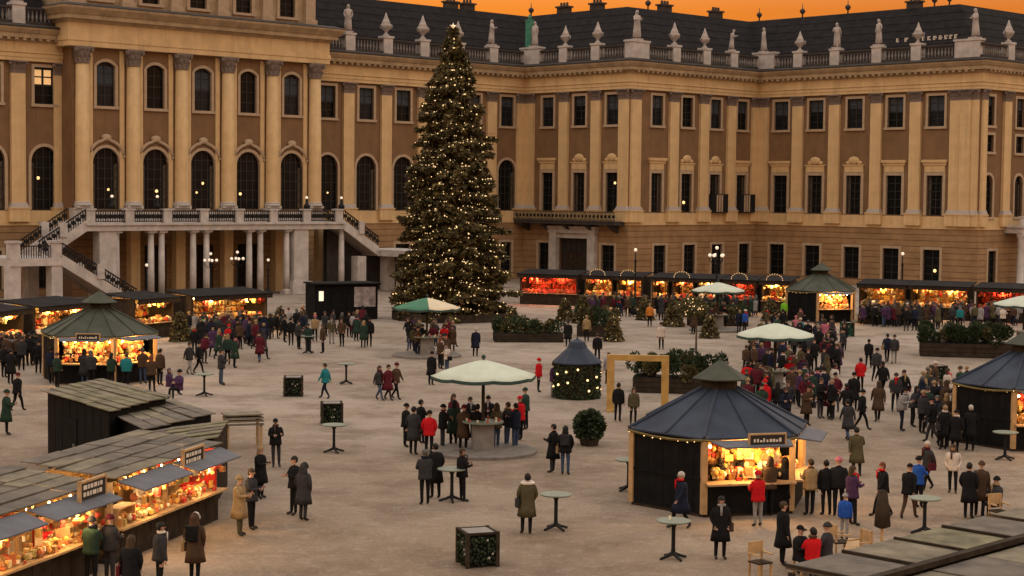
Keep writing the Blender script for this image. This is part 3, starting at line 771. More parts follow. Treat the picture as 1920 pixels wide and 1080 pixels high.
# left: down to a landing, then back toward the middle
flight(s0, 6.95, s0-4.6, 4.15, -6.6, -T, 17)
sp('landing', MB().box(s0-9.2, s0-4.6, -T-4.0, -6.6, 3.5, 4.15), stone)
for x in (s0-8.8, s0-5.0):
    sp('pier', MB().box(x-.5, x+.5, -T-3.9, -T-2.9, 0, 3.5), stone); sp('pier', MB().box(x-.5, x+.5, -T+.2, -T+1.2, 0, 3.5), stone)
    sp('post', MB().box(x-.45, x+.45, -T-3.9, -T-3.2, 4.15, 5.4).box(x-.55, x+.55, -T-4.0, -T-3.1, 5.402, 5.6), stone)
m = MB().box(s0-8.4, s0-5.4, -T-3.66, -T-3.56, 5.1, 5.2)
for i in range(14): m.box(s0-8.3+i*.22-.03, s0-8.3+i*.22+.03, -T-3.64, -T-3.58, 4.15, 5.1)
sp('railing', m, iron)
flight(s0-4.6, 4.15, s0+2.6, 0.0, -T-.5, -T-4.0, 25)
# right
flight(s1, 6.95, s1+4.6, 4.15, -6.6, -T, 17)
sp('landing', MB().box(s1+4.6, s1+9.2, -T-4.0, -6.6, 3.5, 4.15), stone)
for x in (s1+2.5, s1+6.2, s1+8.8): sp('pier', MB().box(x-.55, x+.55, -T+.1, -T+1.1, 0, 3.5), stone)
m = MB()
for i in range(25): m.box(s1+5.2, s1+9.0, -T-4.0-.3*(i+1), -T-4.0-.3*i, 0, 4.15-.166*(i+1))
sp('flight', m, stone)
sp('shade_wall', MB().add([(x,y,z) for y in (-7.4,-6.8) for x, z in ((s1,0),(s1+9,0),(s1+9,3.5),(s1+4.6,3.5),(s1,6.2))], [(0,1,2,3,4),(9,8,7,6,5),(2,7,8,3),(3,8,9,4),(0,5,6,1)]), stone_dark)  # dark wall added to stand in for the shade below the flight

# upper window left of the centre block: reflection put in as glowing panes
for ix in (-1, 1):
    for iz in range(2): part('reflection_pane', MB().box(ix*.48-.36, ix*.48+.36, .285, .297, 19.5+iz*.72, 20.1+iz*.72).mesh('reflection_pane', glow('mirrored_room_glow', (.85,.52,.22), .42)), SM1.pt(20.7), SM1.rz)
# ---------------------------------------------------------------- figures: one continuous skinned body per pose
def skin_body(name, J, E, root='pelvis'):
    names = list(J); me = bpy.data.meshes.new(name)
    me.from_pydata([J[n][0] for n in names], [(names.index(a), names.index(b)) for a, b in E], [])
    o = bpy.data.objects.new(name, me); COL.objects.link(o)
    md = o.modifiers.new('skin', 'SKIN'); md.use_smooth_shade = True; md.branch_smoothing = .6
    for i, n in enumerate(names):
        sv_ = me.skin_vertices[0].data[i]; r = J[n][1]
        sv_.radius = r if hasattr(r, '__len__') else (r, r); sv_.use_root = (n == root)
    ss = o.modifiers.new('sub', 'SUBSURF'); ss.levels = 1; ss.render_levels = 1
    dg = bpy.context.evaluated_depsgraph_get()
    ev = o.evaluated_get(dg); res = bpy.data.meshes.new_from_object(ev)
    bpy.data.objects.remove(o); bpy.data.meshes.remove(me)
    return res
def body(pose):
    P = POSES[pose]
    J = {'pelvis': ((0,0,P.get('ph',.95)), (.155,.125)), 'spine': (None, (.15,.118)), 'chest': (None, (.165,.125)), 'neckb': (None, .085), 'neck': (None, .056),
         'jaw': (None, (.068,.078)), 'head': (None, (.088,.10)), 'crown': (None, (.06,.068))}
    lean = P.get('lean', 0.0); ph = P.get('ph', .95)
    def up(h, fwd=0): return (0, -(h*math.sin(lean)) - fwd, ph + h*math.cos(lean))     # facing -y
    J['spine'] = (up(.20), J['spine'][1]); J['chest'] = (up(.40, -.01), J['chest'][1]); J['neckb'] = (up(.53), .085); J['neck'] = (up(.58, .01), .056)
    J['jaw'] = (up(.635, .03), (.066,.078)); J['head'] = (up(.70, .015), (.082,.098)); J['crown'] = (up(.765, .01), (.058,.066))
    E = [('pelvis','spine'),('spine','chest'),('chest','neckb'),('neckb','neck'),('neck','jaw'),('jaw','head'),('head','crown')]
    hands = []
    for s_, sd in ((1, 'r'), (-1, 'l')):
        arm = P['arm'+sd]; leg = P['leg'+sd]
        sh = up(.475); sh = (s_*.19, sh[1], sh[2])
        a = Vector(sh); J['sh'+sd] = (sh, .078)
        el = a + Vector((s_*arm[0][0], arm[0][1], arm[0][2])); J['el'+sd] = (tuple(el), .06)
        wr = el + Vector((s_*arm[1][0], arm[1][1], arm[1][2])); J['wr'+sd] = (tuple(wr), .042)
        d = (wr-el).normalized(); pm = wr + d*.07; J['pm'+sd] = (tuple(pm), (.034,.026))
        hands.append((wr, d, s_))
        E += [('chest','sh'+sd),('sh'+sd,'el'+sd),('el'+sd,'wr'+sd),('wr'+sd,'pm'+sd)]
        hp = Vector((s_*.095, 0, ph-.07)); J['hp'+sd] = (tuple(hp), .098)
        kn = Vector((s_*(.10+leg[3] if len(leg) > 3 else s_*0+.10), leg[0][0], leg[0][1])); kn.x = s_*.105; J['kn'+sd] = (tuple(kn), .068)
        an = Vector((s_*.105, leg[1][0], leg[1][1])); J['an'+sd] = (tuple(an), .05)
        to = Vector((s_*.13, leg[2][0], leg[2][1])); J['to'+sd] = (tuple(to), (.045,.038))
        E += [('pelvis','hp'+sd),('hp'+sd,'kn'+sd),('kn'+sd,'an'+sd),('an'+sd,'to'+sd)]
    me = skin_body('person', J, E)
    # bones -> regions
    V = np.empty(len(me.vertices)*3); me.vertices.foreach_get('co', V); V = V.reshape(-1, 3)
    zmin = V[:,2].min()
    reg = {'crown':0,'head':0,'jaw':0,'neck':0,'pmr':0,'pml':0,'tor':3,'tol':3}
    names = list(J); C_ = np.array([J[n][0] for n in names])
    mats_i = []
    for p in me.polygons:
        c = np.array(p.center); n = names[int(((C_-c)**2).sum(1).argmin())]
        if n in reg: k = reg[n]
        elif n[:2] == 'an': k = 3 if c[2] < J[n][0][2]+.03 else 2
        elif n[:2] in ('kn',): k = 2
        elif n[:2] == 'hp' : k = 2
        else: k = 1
        mats_i.append(k)
    b = MB()
    b.v = [tuple(v) for v in V]; b.f = [list(p.vertices) for p in me.polygons]; b.m = mats_i
    bpy.data.meshes.remove(me)
    # fingers and thumbs, rooted in the palm
    for wr, d, s_ in hands:
        side = d.cross(Vector((0, -1, 0.3)))
        side = side.normalized() if side.length > .1 else Vector((1,0,0))
        cur = d.cross(side).normalized()
        if cur.y > 0 and abs(d.z) > .6: cur = -cur
        for i in range(4):
            r0 = wr + d*.085 + side*(.017*(i-1.5)); ln = (.062,.074,.07,.055)[i]
            b.tube([r0, r0+d*ln*.5+cur*.006, r0+d*ln*.85+cur*.03], [.0095,.009,.007], 5, 0)
        t0 = wr + d*.045 + side*.026; b.tube([t0, t0+side*.03+d*.025, t0+side*.035+d*.06], [.012,.011,.008], 5, 0)
    # face: nose, ears, eyes, mouth
    hc = Vector(J['head'][0])
    b.tube([hc+Vector((0,-.085,.02)), hc+Vector((0,-.116,-.028)), hc+Vector((0,-.092,-.036))], [.010,.017,.012], 5, 0)
    for s_ in (-1, 1):
        b.ball(tuple(hc+Vector((s_*.083,.005,-.01))), .028, 6, 4, (.45,.8,1.1), 0)
        b.ball(tuple(hc+Vector((s_*.033,-.088,.012))), .011, 6, 4, (1,.6,.7), 3)
    b.ball(tuple(hc+Vector((0,-.088,-.062))), .02, 6, 4, (1.1,.4,.35), 4)
    for i, v in enumerate(b.v): b.v[i] = (v[0], v[1], v[2]-zmin)
    lip = mat('lips', (.30,.12,.10), .6)
    M = b.mesh('person', [skin_m, skin_m, skin_m, shoe_m, lip], True)
    return M, (hc.x, hc.y, hc.z-zmin), lean, ph-zmin
dn = ((.05,.0,-.285),(.015,-.03,-.25)); dnf = ((.05,-.09,-.265),(-.0,-.13,-.2)); dnb = ((.05,.11,-.26),(.0,.06,-.24))
bent = ((.055,-.03,-.275),(-.06,-.235,.06)); pock = ((.085,.04,-.265),(-.075,-.12,-.2)); front = ((.06,-.10,-.25),(-.14,-.19,.02))
st = ((.0,.50),(.01,.08),(-.15,.045))
POSES = {
 'stand': dict(armr=dn, arml=dn, legr=st, legl=((.02,.5),(.05,.08),(-.11,.045))),
 'hold': dict(armr=bent, arml=front, legr=st, legl=((-.02,.5),(-.03,.08),(-.19,.045))),
 'pocket': dict(armr=pock, arml=pock, legr=((-.03,.5),(.0,.08),(-.16,.045)), legl=((.03,.5),(.07,.08),(-.09,.045)), lean=.04),
 'walk': dict(armr=dnf, arml=dnb, legr=((.03,.52),(.27,.14),(.14,.05)), legl=((-.17,.52),(-.26,.09),(-.42,.06)), ph=.93, lean=.05),
 'stride': dict(armr=dnb, arml=bent, legr=((-.14,.51),(-.20,.085),(-.36,.055)), legl=((.06,.52),(.30,.17),(.19,.06)), ph=.93, lean=.06),
 'lean': dict(armr=bent, arml=bent, legr=((.0,.5),(.03,.08),(-.13,.045)), legl=((-.06,.5),(.0,.08),(-.16,.045)), lean=.20),
 'sit': dict(armr=front, arml=front, legr=((-.42,.50),(-.40,.09),(-.56,.045)), legl=((-.42,.50),(-.46,.09),(-.62,.045)), ph=.53, lean=-.04),
}
BODY = {k: body(k) for k in POSES}
def ring_loft(rings, n=14, mi=0, fold=0.0, seed=0):     # rings: (z, rx, ry, yoff)
    m = MB(); rr = random.Random(seed)
    ph_ = [rr.uniform(0, 6.28) for _ in range(3)]
    for k, (z, rx, ry, yo) in enumerate(rings):
        f = fold*k/len(rings)
        for i in range(n):
            a = 2*math.pi*i/n
            w = 1+f*(math.sin(3*a+ph_[0])+.6*math.sin(5*a+ph_[1]))
            m.v.append((rx*w*math.cos(a), yo+ry*w*math.sin(a), z))
    for k in range(len(rings)-1):
        for i in range(n):
            m.f.append([k*n+i, (k+1)*n+i, (k+1)*n+(i+1)%n, k*n+(i+1)%n]); m.m.append(mi)
    return m
def coat_mesh(pose, kind):
    hc, lean, ph = BODY[pose][1], BODY[pose][2], BODY[pose][3]
    top = hc[2]-.185; yo = lambda z: -(z-ph)*math.sin(lean) if z > ph else 0.0
    hem = {'short': ph-.13, 'long': ph-.42, 'puffy': ph-.10}[kind]
    if pose == 'sit': hem = ph-.10
    rs = [(top, .105, .095, yo(top)), (top-.045, .195, .125, yo(top)), (top-.12, .215, .145, yo(top-.12)), (top-.26, .205, .150, yo(top-.26)), (ph+.08, .19, .148, yo(ph+.08)), (ph-.06, .205, .165, 0)]
    if kind == 'long': rs += [(ph-.22, .225, .19, 0), (hem, .25, .22, .005), (hem+.01, .20, .17, .005)]
    elif kind == 'puffy': rs = [(z, rx*1.12, ry*1.2, o) for z, rx, ry, o in rs] + [(hem, .20, .165, 0), (hem+.02, .14, .11, 0)]
    else: rs += [(hem, .21, .172, 0), (hem+.015, .17, .13, 0)]
    if pose in ('walk','stride') and kind == 'long': rs = [(z, rx, ry*(1.0 if z > ph-.1 else 1.25), o) for z, rx, ry, o in rs]
    rs = [(z, rx*1.10, ry*1.14, o) for z, rx, ry, o in rs]
    b = ring_loft(rs, 16, 0, .07, hash((pose, kind)) % 999)
    return b.mesh('coat', shoe_m, True)
COATS = {(p, k): coat_mesh(p, k) for p in POSES for k in ('short','long','puffy')}
def head_mesh(kind):                                    # origin at the head centre, face toward -y
    m = MB(); n = 12
    def dome(r, z0, zt, back=0.0, yo=.01):
        rs = []
        for j in range(6):
            t = j/5; z = z0+(zt-z0)*t; f = math.sqrt(max(0, 1-t*t*.98))
            rs.append((z, r*f*.93, r*f*1.08, yo))
        rs = rs[::-1]; b = ring_loft(rs, n); b.f.append(list(range(n))[::-1]); b.m.append(0); return b
    if kind == 'short':
        m = dome(.104, .012, .128); k = ring_loft([(.03,.095,.06,.05),(-.05,.088,.05,.058),(-.075,.06,.03,.05)], n); m.add(k.v, k.f)
    elif kind == 'long':
        m = dome(.108, .012, .132); k = ring_loft([(.04,.104,.085,.035),(-.08,.108,.07,.055),(-.2,.115,.055,.07),(-.27,.08,.03,.08)], n, 0, .08, 3); m.add(k.v, k.f)
    elif kind == 'beanie':
        m = dome(.110, .022, .138); k = ring_loft([(.052,.104,.12,.01),(.045,.114,.13,.01),(.01,.114,.13,.01),(.004,.1,.115,.01)], n); m.add(k.v, k.f); pass
    elif kind == 'hood':
        m = dome(.125, -.02, .145, yo=.03); k = ring_loft([(-.0,.118,.11,.035),(-.1,.13,.11,.045),(-.18,.15,.12,.045)], n); m.add(k.v, k.f)
        m.tube([(.10*math.cos(a), -.06+.015*math.sin(a), .01+.115*math.sin(a)) for a in [math.pi*(-.15+1.3*i/10) for i in range(11)]], .026, 6, 1)
    elif kind == 'cap':
        m = dome(.107, .025, .132); m.add([(-.08,-.09,.04),(.08,-.09,.04),(.06,-.19,.022),(-.06,-.19,.022),(-.08,-.09,.028),(.08,-.09,.028),(.06,-.19,.012),(-.06,-.19,.012)], [(0,3,2,1),(4,5,6,7),(2,3,7,6),(0,4,7,3),(1,2,6,5)])
    return m.mesh({'short':'hair','long':'hair','beanie':'hat','hood':'hood','cap':'hat'}[kind], [shoe_m, paint_w], True)
HEADS = {k: head_mesh(k) for k in ('short','long','beanie','hood','cap')}
pack_me = MB().box(-.15,.15,.10,.27,-.46,-.08).box(-.12,.12,.272,.33,-.42,-.22).tube([(-.12,.1,-.1),(-.13,-.1,-.12),(-.13,-.13,-.26),(-.14,.1,-.4)], .02, 5).tube([(.12,.1,-.1),(.13,-.1,-.12),(.13,-.13,-.26),(.14,.1,-.4)], .02, 5).mesh('backpack', shoe_m)
FUR = mat('pale_fur_trim', (.62,.58,.52), .95, .3, 12, .5, 40)
fur_me = ring_loft([(-.115,.105,.10,.0),(-.10,.16,.13,.0),(-.14,.21,.155,.0),(-.19,.21,.15,.0),(-.20,.18,.13,.0)], 14, 0, .06, 5).mesh('fur_collar', FUR, True)
CLOTH = {'k': ('black', (.012,.012,.013)), 'g': ('dark grey', (.035,.035,.038)), 'n': ('navy', (.014,.018,.034)), 'o': ('olive', (.075,.066,.035)), 'b': ('brown', (.065,.040,.026)),
 'm': ('maroon', (.085,.014,.022)), 'r': ('bright red', (.46,.012,.016)), 't': ('teal', (.02,.17,.19)), 'w': ('cream', (.52,.46,.40)), 'l': ('light grey', (.24,.23,.225)), 'd': ('denim blue', (.05,.075,.13)),
 'y': ('tan', (.27,.19,.10)), 'v': ('bright green', (.16,.42,.03)), 'u': ('bright blue', (.02,.075,.34)), 'p': ('pink', (.40,.12,.17)), 'q': ('purple', (.06,.03,.07)), 'e': ('dark green', (.022,.042,.03)), 'a': ('orange', (.5,.17,.03))}
HAIR = {'k': (.010,.008,.007), 'b': (.045,.026,.014), 'y': (.26,.17,.08), 'w': (.42,.40,.37), 'r': (.13,.04,.015), 'g': (.09,.085,.08)}
def cloth(c): return mat(CLOTH[c][0].replace(' ', '_')+'_cloth', CLOTH[c][1], .92, .22, 6, .35, 18, spec=.08)
def hairm(c): return mat('hair_'+{'k':'black','b':'brown','y':'blond','w':'white','r':'auburn','g':'grey'}[c], HAIR[c], .7, .3, 20, .4, 60, spec=.3)
COATN = {'short': 'jacket', 'long': 'long coat', 'puffy': 'padded jacket'}
HEADN = {'short': None, 'long': 'long hair', 'beanie': 'knitted hat', 'hood': 'hood up', 'cap': 'cap'}
def put(o, i, m):
    o.material_slots[i].link = 'OBJECT'; o.material_slots[i].material = m
def person(loc, face, pose='stand', coat='k', kind='short', head='short', hc='k', leg='k', h=1.0, extra=''):
    me, hd, lean, ph = BODY[pose]
    o = link('person', me, None, loc, face, h)
    top = cloth(coat)
    put(o, 1, top); put(o, 2, cloth(leg))
    c = link('coat', COATS[(pose, kind)], o); put(c, 0, top)
    hh = link(HEADS[head].name.split('.')[0], HEADS[head], o, hd)
    if head in ('short','long'): put(hh, 0, hairm(hc))
    elif head == 'hood': put(hh, 0, top); put(hh, 1, FUR if 'f' in extra else top)
    else: put(hh, 0, cloth(hc) if hc in CLOTH else hairm(hc))
    if 'p' in extra: q = link('backpack', pack_me, o, (0, hd[1], hd[2]-.1)); put(q, 0, cloth('g' if coat == 'k' else 'k'))
    q_ = random.random()
    if q_ < .34 and head != 'hood' and 'c' not in extra: link('scarf', scarf_me, o, hd); put(o.children[-1], 0, cloth(random.choice('rmglywnbpk')))
    if .25 < q_ < .42 and pose != 'sit': link('shoulder_bag', bag_me, o, hd); put(o.children[-1], 0, cloth(random.choice('bkmygk')))
    o.rotation_euler = (random.uniform(-.02,.02), random.uniform(-.025,.025), face)
    if 'c' in extra: link('fur_collar', fur_me, o, (0, hd[1]+.02, hd[2]))
    return o
scarf_me = ring_loft([(-.095,.07,.075,0),(-.09,.10,.10,-.005),(-.125,.125,.115,-.01),(-.155,.11,.10,-.01),(-.16,.08,.08,0)], 12, 0, .10, 8)
scarf_me.box(-.075,-.015,-.165,-.135,-.40,-.13); scarf_me = scarf_me.mesh('scarf', shoe_m, True)
bag_me = MB().box(.24,.33,-.10,.17,-.86,-.62).tube([(.285,-.06,-.62),(.2,-.03,-.3),(.12,.0,-.12),(.2,.06,-.35),(.285,.12,-.62)], .012, 4).mesh('shoulder_bag', shoe_m)
PEOPLE = []                           # (object, text, cluster)
def cluster(where, rows, group):
    """rows: 'x y face pose coat kind head hair leg height extra' with x, y the feet in the photograph"""
    lst = []
    for row in rows:
        r = row.split(); x, y, f = float(r[0]), float(r[1]), float(r[2])
        pose = {'s':'stand','h':'hold','p':'pocket','w':'walk','r':'stride','l':'lean','i':'sit'}[r[3]]
        kind = {'s':'short','l':'long','p':'puffy'}[r[5]]; head = {'s':'short','l':'long','b':'beanie','h':'hood','c':'cap'}[r[6]]
        hgt = float(r[9]) if len(r) > 9 else random.uniform(.98, 1.08)
        zz = 0.0; ex = r[10] if len(r) > 10 else ''
        if ex[:1] == 'z': zz = float(ex[1:]); ex = ''
        p = G(x, y, zz)
        if pose == 'sit': p = G(x, y, 0)
        o = person(p, R(f), pose, r[4], kind, head, r[7], r[8], hgt, ex)
        lst.append((x, o, CLOTH[r[4]][0], COATN[kind], HEADN[head], r[7], CLOTH[r[8]][0], pose, ex))
    lst.sort(key=lambda q: q[0])
    seen = {}
    for i, (x, o, cn, kn, hn, hcol, ln, pose, ex) in enumerate(lst):
        act = {'walk':'walking','stride':'striding','hold':'holding something','pocket':'hands in pockets','lean':'leaning forward','sit':'seated','stand':'standing'}[pose]
        t = f'person in {cn} {kn}' + (f', {hn}' if hn else '')
        if len(lst) < 3: t += f', {act} {where}'
        else: t += f', {ordn(i)} from left {where}'
        if len(t.split()) < 14 and len(lst) >= 3 and not hn: t = t.replace(f', {ordn(i)}', f' {act}, {ordn(i)}') if len((t+act).split()) < 16 else t
        tag(o, t, 'person', group)
        PEOPLE.append(o)
# ---------------------------------------------------------------- statues and urns on the roof balustrade
def statue(sg, e, z, pose, label, rot=0.0, sc=1.62, m_=None):
    o = link('statue', BODY[pose][0], None, palace_M @ sg.pt(e, .05, z+.12), PRZ+sg.rz+rot, sc)
    for i in range(5): put(o, i, m_ or statue_m)
    hd = BODY[pose][1]
    b = ring_loft([(hd[2]-.17,.10,.09,0),(hd[2]-.22,.2,.13,0),(1.1,.19,.14,0),(.95,.2,.16,0),(.5,.23,.2,.02),(.12,.26,.24,.03),(.1,.2,.2,.03)], 16, 0, .14, int(e*10) % 97)
    q = b.mesh('drapery', m_ or statue_m, True); link('drapery', q, o)
    link('hair', HEADS['long'], o, hd); put(o.children[-1], 0, m_ or statue_m); put(o.children[-1], 1, m_ or statue_m)
    link('plinth', MB().box(-.3,.3,-.3,.3,-.09,.03).mesh('plinth', statue_m), o)
    return tag(o, label, 'statue', 'statues on the palace balustrade')
urn_me = MB().lathe([(.34,0),(.34,.12),(.16,.25),(.13,.42),(.36,.62),(.56,.9),(.62,1.15),(.42,1.3),(.46,1.36),(.34,1.55),(.2,1.9),(.08,2.25),(.02,2.4)], 12).mesh('urn', statue_m, True)
hand_me = MB().tube([(.55,0,1.0),(.8,0,1.15),(.72,0,.75)], .07, 6).tube([(-.55,0,1.0),(-.8,0,1.15),(-.72,0,.75)], .07, 6).mesh('handle', statue_m, True)
def urn(sg, e, z, label, sc=1.0):
    o = link('urn', urn_me, None, palace_M @ sg.pt(e, .05, z), PRZ+sg.rz, sc)
    link('handle', hand_me, o)
    return tag(o, label, 'urn', 'urns on the palace balustrade')
ZP, ZW = 26.725, 26.825
statue(SM2, 5.2, ZP, 'pocket', 'pale stone statue on roof balustrade, nearest to the tall centre block', -.5)
urn(SM2, 10.35, ZP, 'stone urn on roof balustrade, first urn right of the centre block', 1.05)
urn(SM2, 15.55, ZP, 'stone urn on roof balustrade, just left of the tree tip', 1.1)
urn(SM2, 20.75, ZP, 'stone urn on roof balustrade, hidden behind the tree tip', 1.0)
statue(SM2, 25.9, ZP, 'hold', 'pale stone statue on roof balustrade, just right of the tree tip', .4)
statue(SA, 1.6, ZW, 'stand', 'pale stone statue beside green copper slab on roof balustrade', .2)
urn(SA, 6.6, ZP, 'stone urn on roof balustrade, first urn right of green copper slab', .95)
urn(SA, 11.65, ZP, 'stone urn on roof balustrade, second urn right of green copper slab', 1.0)
statue(SB, .9, ZW, 'hold', 'tall stone statue on wide corner pedestal at middle of roofline', -.3, 1.8)
urn(SB, 7.15, ZP, 'stone urn on roof balustrade, first urn right of tall corner statue', 1.05)
urn(SB, 12.4, ZP, 'stone urn on roof balustrade, second urn right of tall corner statue', .95)
statue(SB, 17.3, ZP, 'lean', 'small stone statue on roof balustrade left of the recessed corner', .6, 1.35)
statue(SC, .7, ZW, 'stand', 'stone statue on wide pedestal in recessed corner of roofline', -.6, 1.6)
urn(SC, 6.0, ZP, 'stone urn on roof balustrade, first urn of the right wing', .95)
statue(SC, 11.15, ZP, 'stride', 'striding stone statue on right wing balustrade, above second pilaster gap', .3)
statue(SC, 16.8, ZP, 'pocket', 'stone statue on right wing balustrade, just left of white lettering', -.3)
urn(SC, 21.9, ZP, 'stone urn on right wing balustrade beside white lettering', .95)
statue(SC, 28.9, ZW, 'hold', 'tall stone statue on wide pedestal at right end of the wing', -.4, 1.75)
urn(SD, 5.1, ZP, 'stone urn on roof balustrade, farthest right of all urns', 1.0)
statue(SM1, 18.0, ZP, 'stand', 'stone statue on balustrade left of the tall centre block', 0, 1.5)
gs = MB().box(-.55,.35,-.25,.2,0,3.0).box(-.5,.3,-.32,.25,3.0,3.25).lathe([(.2,3.25),(.25,3.5),(.02,3.9)], 8, (-.1,0,0))
tag(gs.build('copper_slab', verdigris, None, loc=palace_M @ SA.pt(.75, .0, ZW), rz=PRZ+SA.rz), 'green copper slab standing on roof balustrade beside a statue', 'slab')
# white lettering on a frame above the right wing: strokes too blurred to read
let = empty('roof_lettering', palace_M @ SC.pt(16.8, .2, 26.4), PRZ+SC.rz)
tag(let, 'row of small blurred white letters above the right wing balustrade', 'lettering')
link('rail', MB().box(2.0, 10.4, -.02, .02, .45, .5).box(5.05, 5.09, -.02, .02, -.02, .45).box(9.0, 9.04, -.02, .02, -.02, .45).mesh('rail', iron), let)
for i, x in enumerate((2.6, 3.7, 5.9, 6.6, 7.3, 8.0, 8.7, 9.3, 9.9)):
    m = MB()
    for j in range(3):
        m.cbox((x+random.uniform(-.12,.12), -.05, .62+.16*j), (random.uniform(.16,.34), .05, .09), 0)
    m.cbox((x-.14, -.05, .78), (.08, .05, .42)); link('letter', m.mesh('letter', paint_w), let)

# ---------------------------------------------------------------- foliage helpers
def leaf_cloud(pts, nrm, size, seed=1, elong=1.6, droop=.2):
    """a small bent leaf quad at every point"""
    r = np.random.default_rng(seed); n = len(pts)
    d = nrm + r.normal(0, .45, (n, 3)); d[:,2] -= droop; d /= np.linalg.norm(d, axis=1)[:,None]+1e-9
    s_ = np.cross(d, r.normal(0, 1, (n, 3))); s_ /= np.linalg.norm(s_, axis=1)[:,None]+1e-9
    sz = size*r.uniform(.6, 1.35, (n, 1))
    a = pts; b = pts+d*sz*elong*.5+s_*sz*.5; c = pts+d*sz*elong; e_ = pts+d*sz*elong*.5-s_*sz*.5
    V = np.stack([a, b, c, e_], 1).reshape(-1, 3)
    F = np.arange(n*4).reshape(-1, 4)
    return V, F
def np_mesh(name, V, F, mats, mi=None):
    me = bpy.data.meshes.new(name); n = len(F); k = F.shape[1]
    me.vertices.add(len(V)); me.vertices.foreach_set('co', V.astype(np.float32).ravel())
    me.loops.add(n*k); me.loops.foreach_set('vertex_index', F.astype(np.int32).ravel())
    me.polygons.add(n); me.polygons.foreach_set('loop_start', np.arange(0, n*k, k, dtype=np.int32))
    for q in mats: me.materials.append(q)
    if mi is not None: me.polygons.foreach_set('material_index', mi.astype(np.int32))
    me.update(calc_edges=True); me.validate()
    return me
# ---------------------------------------------------------------- the great Christmas tree
TB = G(845, 598)
tree = empty('christmas_tree', TB)
tag(tree, 'very tall spruce Christmas tree covered in warm white lights before the palace', 'tree')
TH = 22.9
link('trunk', MB().tube([(0,0,0),(0.03,0,6),(-.03,.02,14),(0,0,TH-.3)], [.38,.30,.17,.03], 10).mesh('trunk', bark, True), tree)
zp = [0.8, 2.0, 4.5, 8, 12.7, 17.7, 21.0, 22.9]; rp = [3.7, 4.3, 4.2, 3.85, 3.15, 2.1, .92, .05]
P_, N_, BR, LT = [], [], MB(), []
z = 1.0; r_ = np.random.default_rng(11)
while z < TH-.15:
    rad = float(np.interp(z, zp, rp))
    nb = max(5, int(6+rad*3.0))
    for i in range(nb):
        a = r_.uniform(0, 2*math.pi); zz = min(z+r_.uniform(-.45, .45), TH-.12)
        L_ = float(np.interp(zz, zp, rp))*r_.uniform(.62, 1.12)*(1.22 if r_.random() < .10 else 1)
        dr = L_*r_.uniform(.10, .30)
        d = np.array([math.cos(a), math.sin(a), 0]); sd = np.array([-d[1], d[0], 0])
        p1 = d*L_*.55+np.array([0,0,zz-dr*.65]); p2 = d*L_+np.array([0,0,zz-dr*.7])
        if L_ > .9: BR.tube([(0,0,zz+.15), tuple(p1), tuple(p2)], [.05,.03,.012], 4)
        nn = int(24+L_*54)
        t = r_.beta(2.2, 1.15, nn); w_ = (1-t)*.55*L_*.55+.10
        lat = r_.uniform(-1, 1, nn)*w_
        h0 = zz+.15-(dr+.15)*np.minimum(1, t*1.25)+.0
        pts = d[None]*L_*t[:,None]+sd[None]*lat[:,None]; pts[:,2] = h0-np.abs(lat)*.28+r_.uniform(-.16, .10, nn)
        nv = d[None]*.8+sd[None]*(np.sign(lat)*.7)[:,None]+np.array([0,0,-.35])[None]
        P_.append(pts); N_.append(nv)
        for q in range(8 if rad > 1.2 else 4):
            if r_.random() < .85:
                tt = r_.uniform(.5, 1.02); LT.append(tuple(d*L_*tt+sd*r_.uniform(-.35,.35)*min(1, L_*.3)+np.array([0,0,zz+.10-(dr+.1)*min(1,tt*1.25)])))
    z += .30+.10*rad/5
P_ = np.concatenate(P_); N_ = np.concatenate(N_)
V, F = leaf_cloud(P_, N_, .20, 3, 1.9, .25)
mi = (r_.random(len(F)) < .40).astype(int)
cr = link('crown', np_mesh('crown', V, F, [fir, fir2], mi), tree); cr['kind'] = 'stuff'
link('branches', BR.mesh('branches', bark), tree)['kind'] = 'stuff'
lb = MB()
for p in LT: lb.octa(p, r_.uniform(.034, .068))
for i in range(16): lb.octa((r_.uniform(-.12,.12), r_.uniform(-.12,.12), TH-.7+i*.05), .06)
link('fairy_lights', lb.mesh('fairy_lights', bulb_tree), tree)['kind'] = 'stuff'
m = MB()
for k in range(5):
    a = math.pi/2+2*math.pi*k/5; b1 = a+math.pi/5; b0 = a-math.pi/5
    for s_ in (-1, 1):
        m.add([(0,s_*.07,0),(.42*math.cos(a),0,.42*math.sin(a)),(.17*math.cos(b1),0,.17*math.sin(b1))], [(0,1,2)]); m.add([(0,s_*.07,0),(.42*math.cos(a),0,.42*math.sin(a)),(.17*math.cos(b0),0,.17*math.sin(b0))], [(0,1,2)])
link('star', m.mesh('star', glow('star_glow', (.9,.75,.55), .25)), tree, (0,0,TH+.05), None, .7)
# low dark fence ring round the tree base
fr = empty('tree_fence', TB); tag(fr, 'low dark round fence enclosing the foot of the Christmas tree', 'fence')
for i in range(36):
    a = 2*math.pi*i/36
    link('board', MB().cbox((4.6*math.cos(a), 4.6*math.sin(a), .32), (.77, .06, .6), a+math.pi/2).mesh('board', dark_wood), fr)

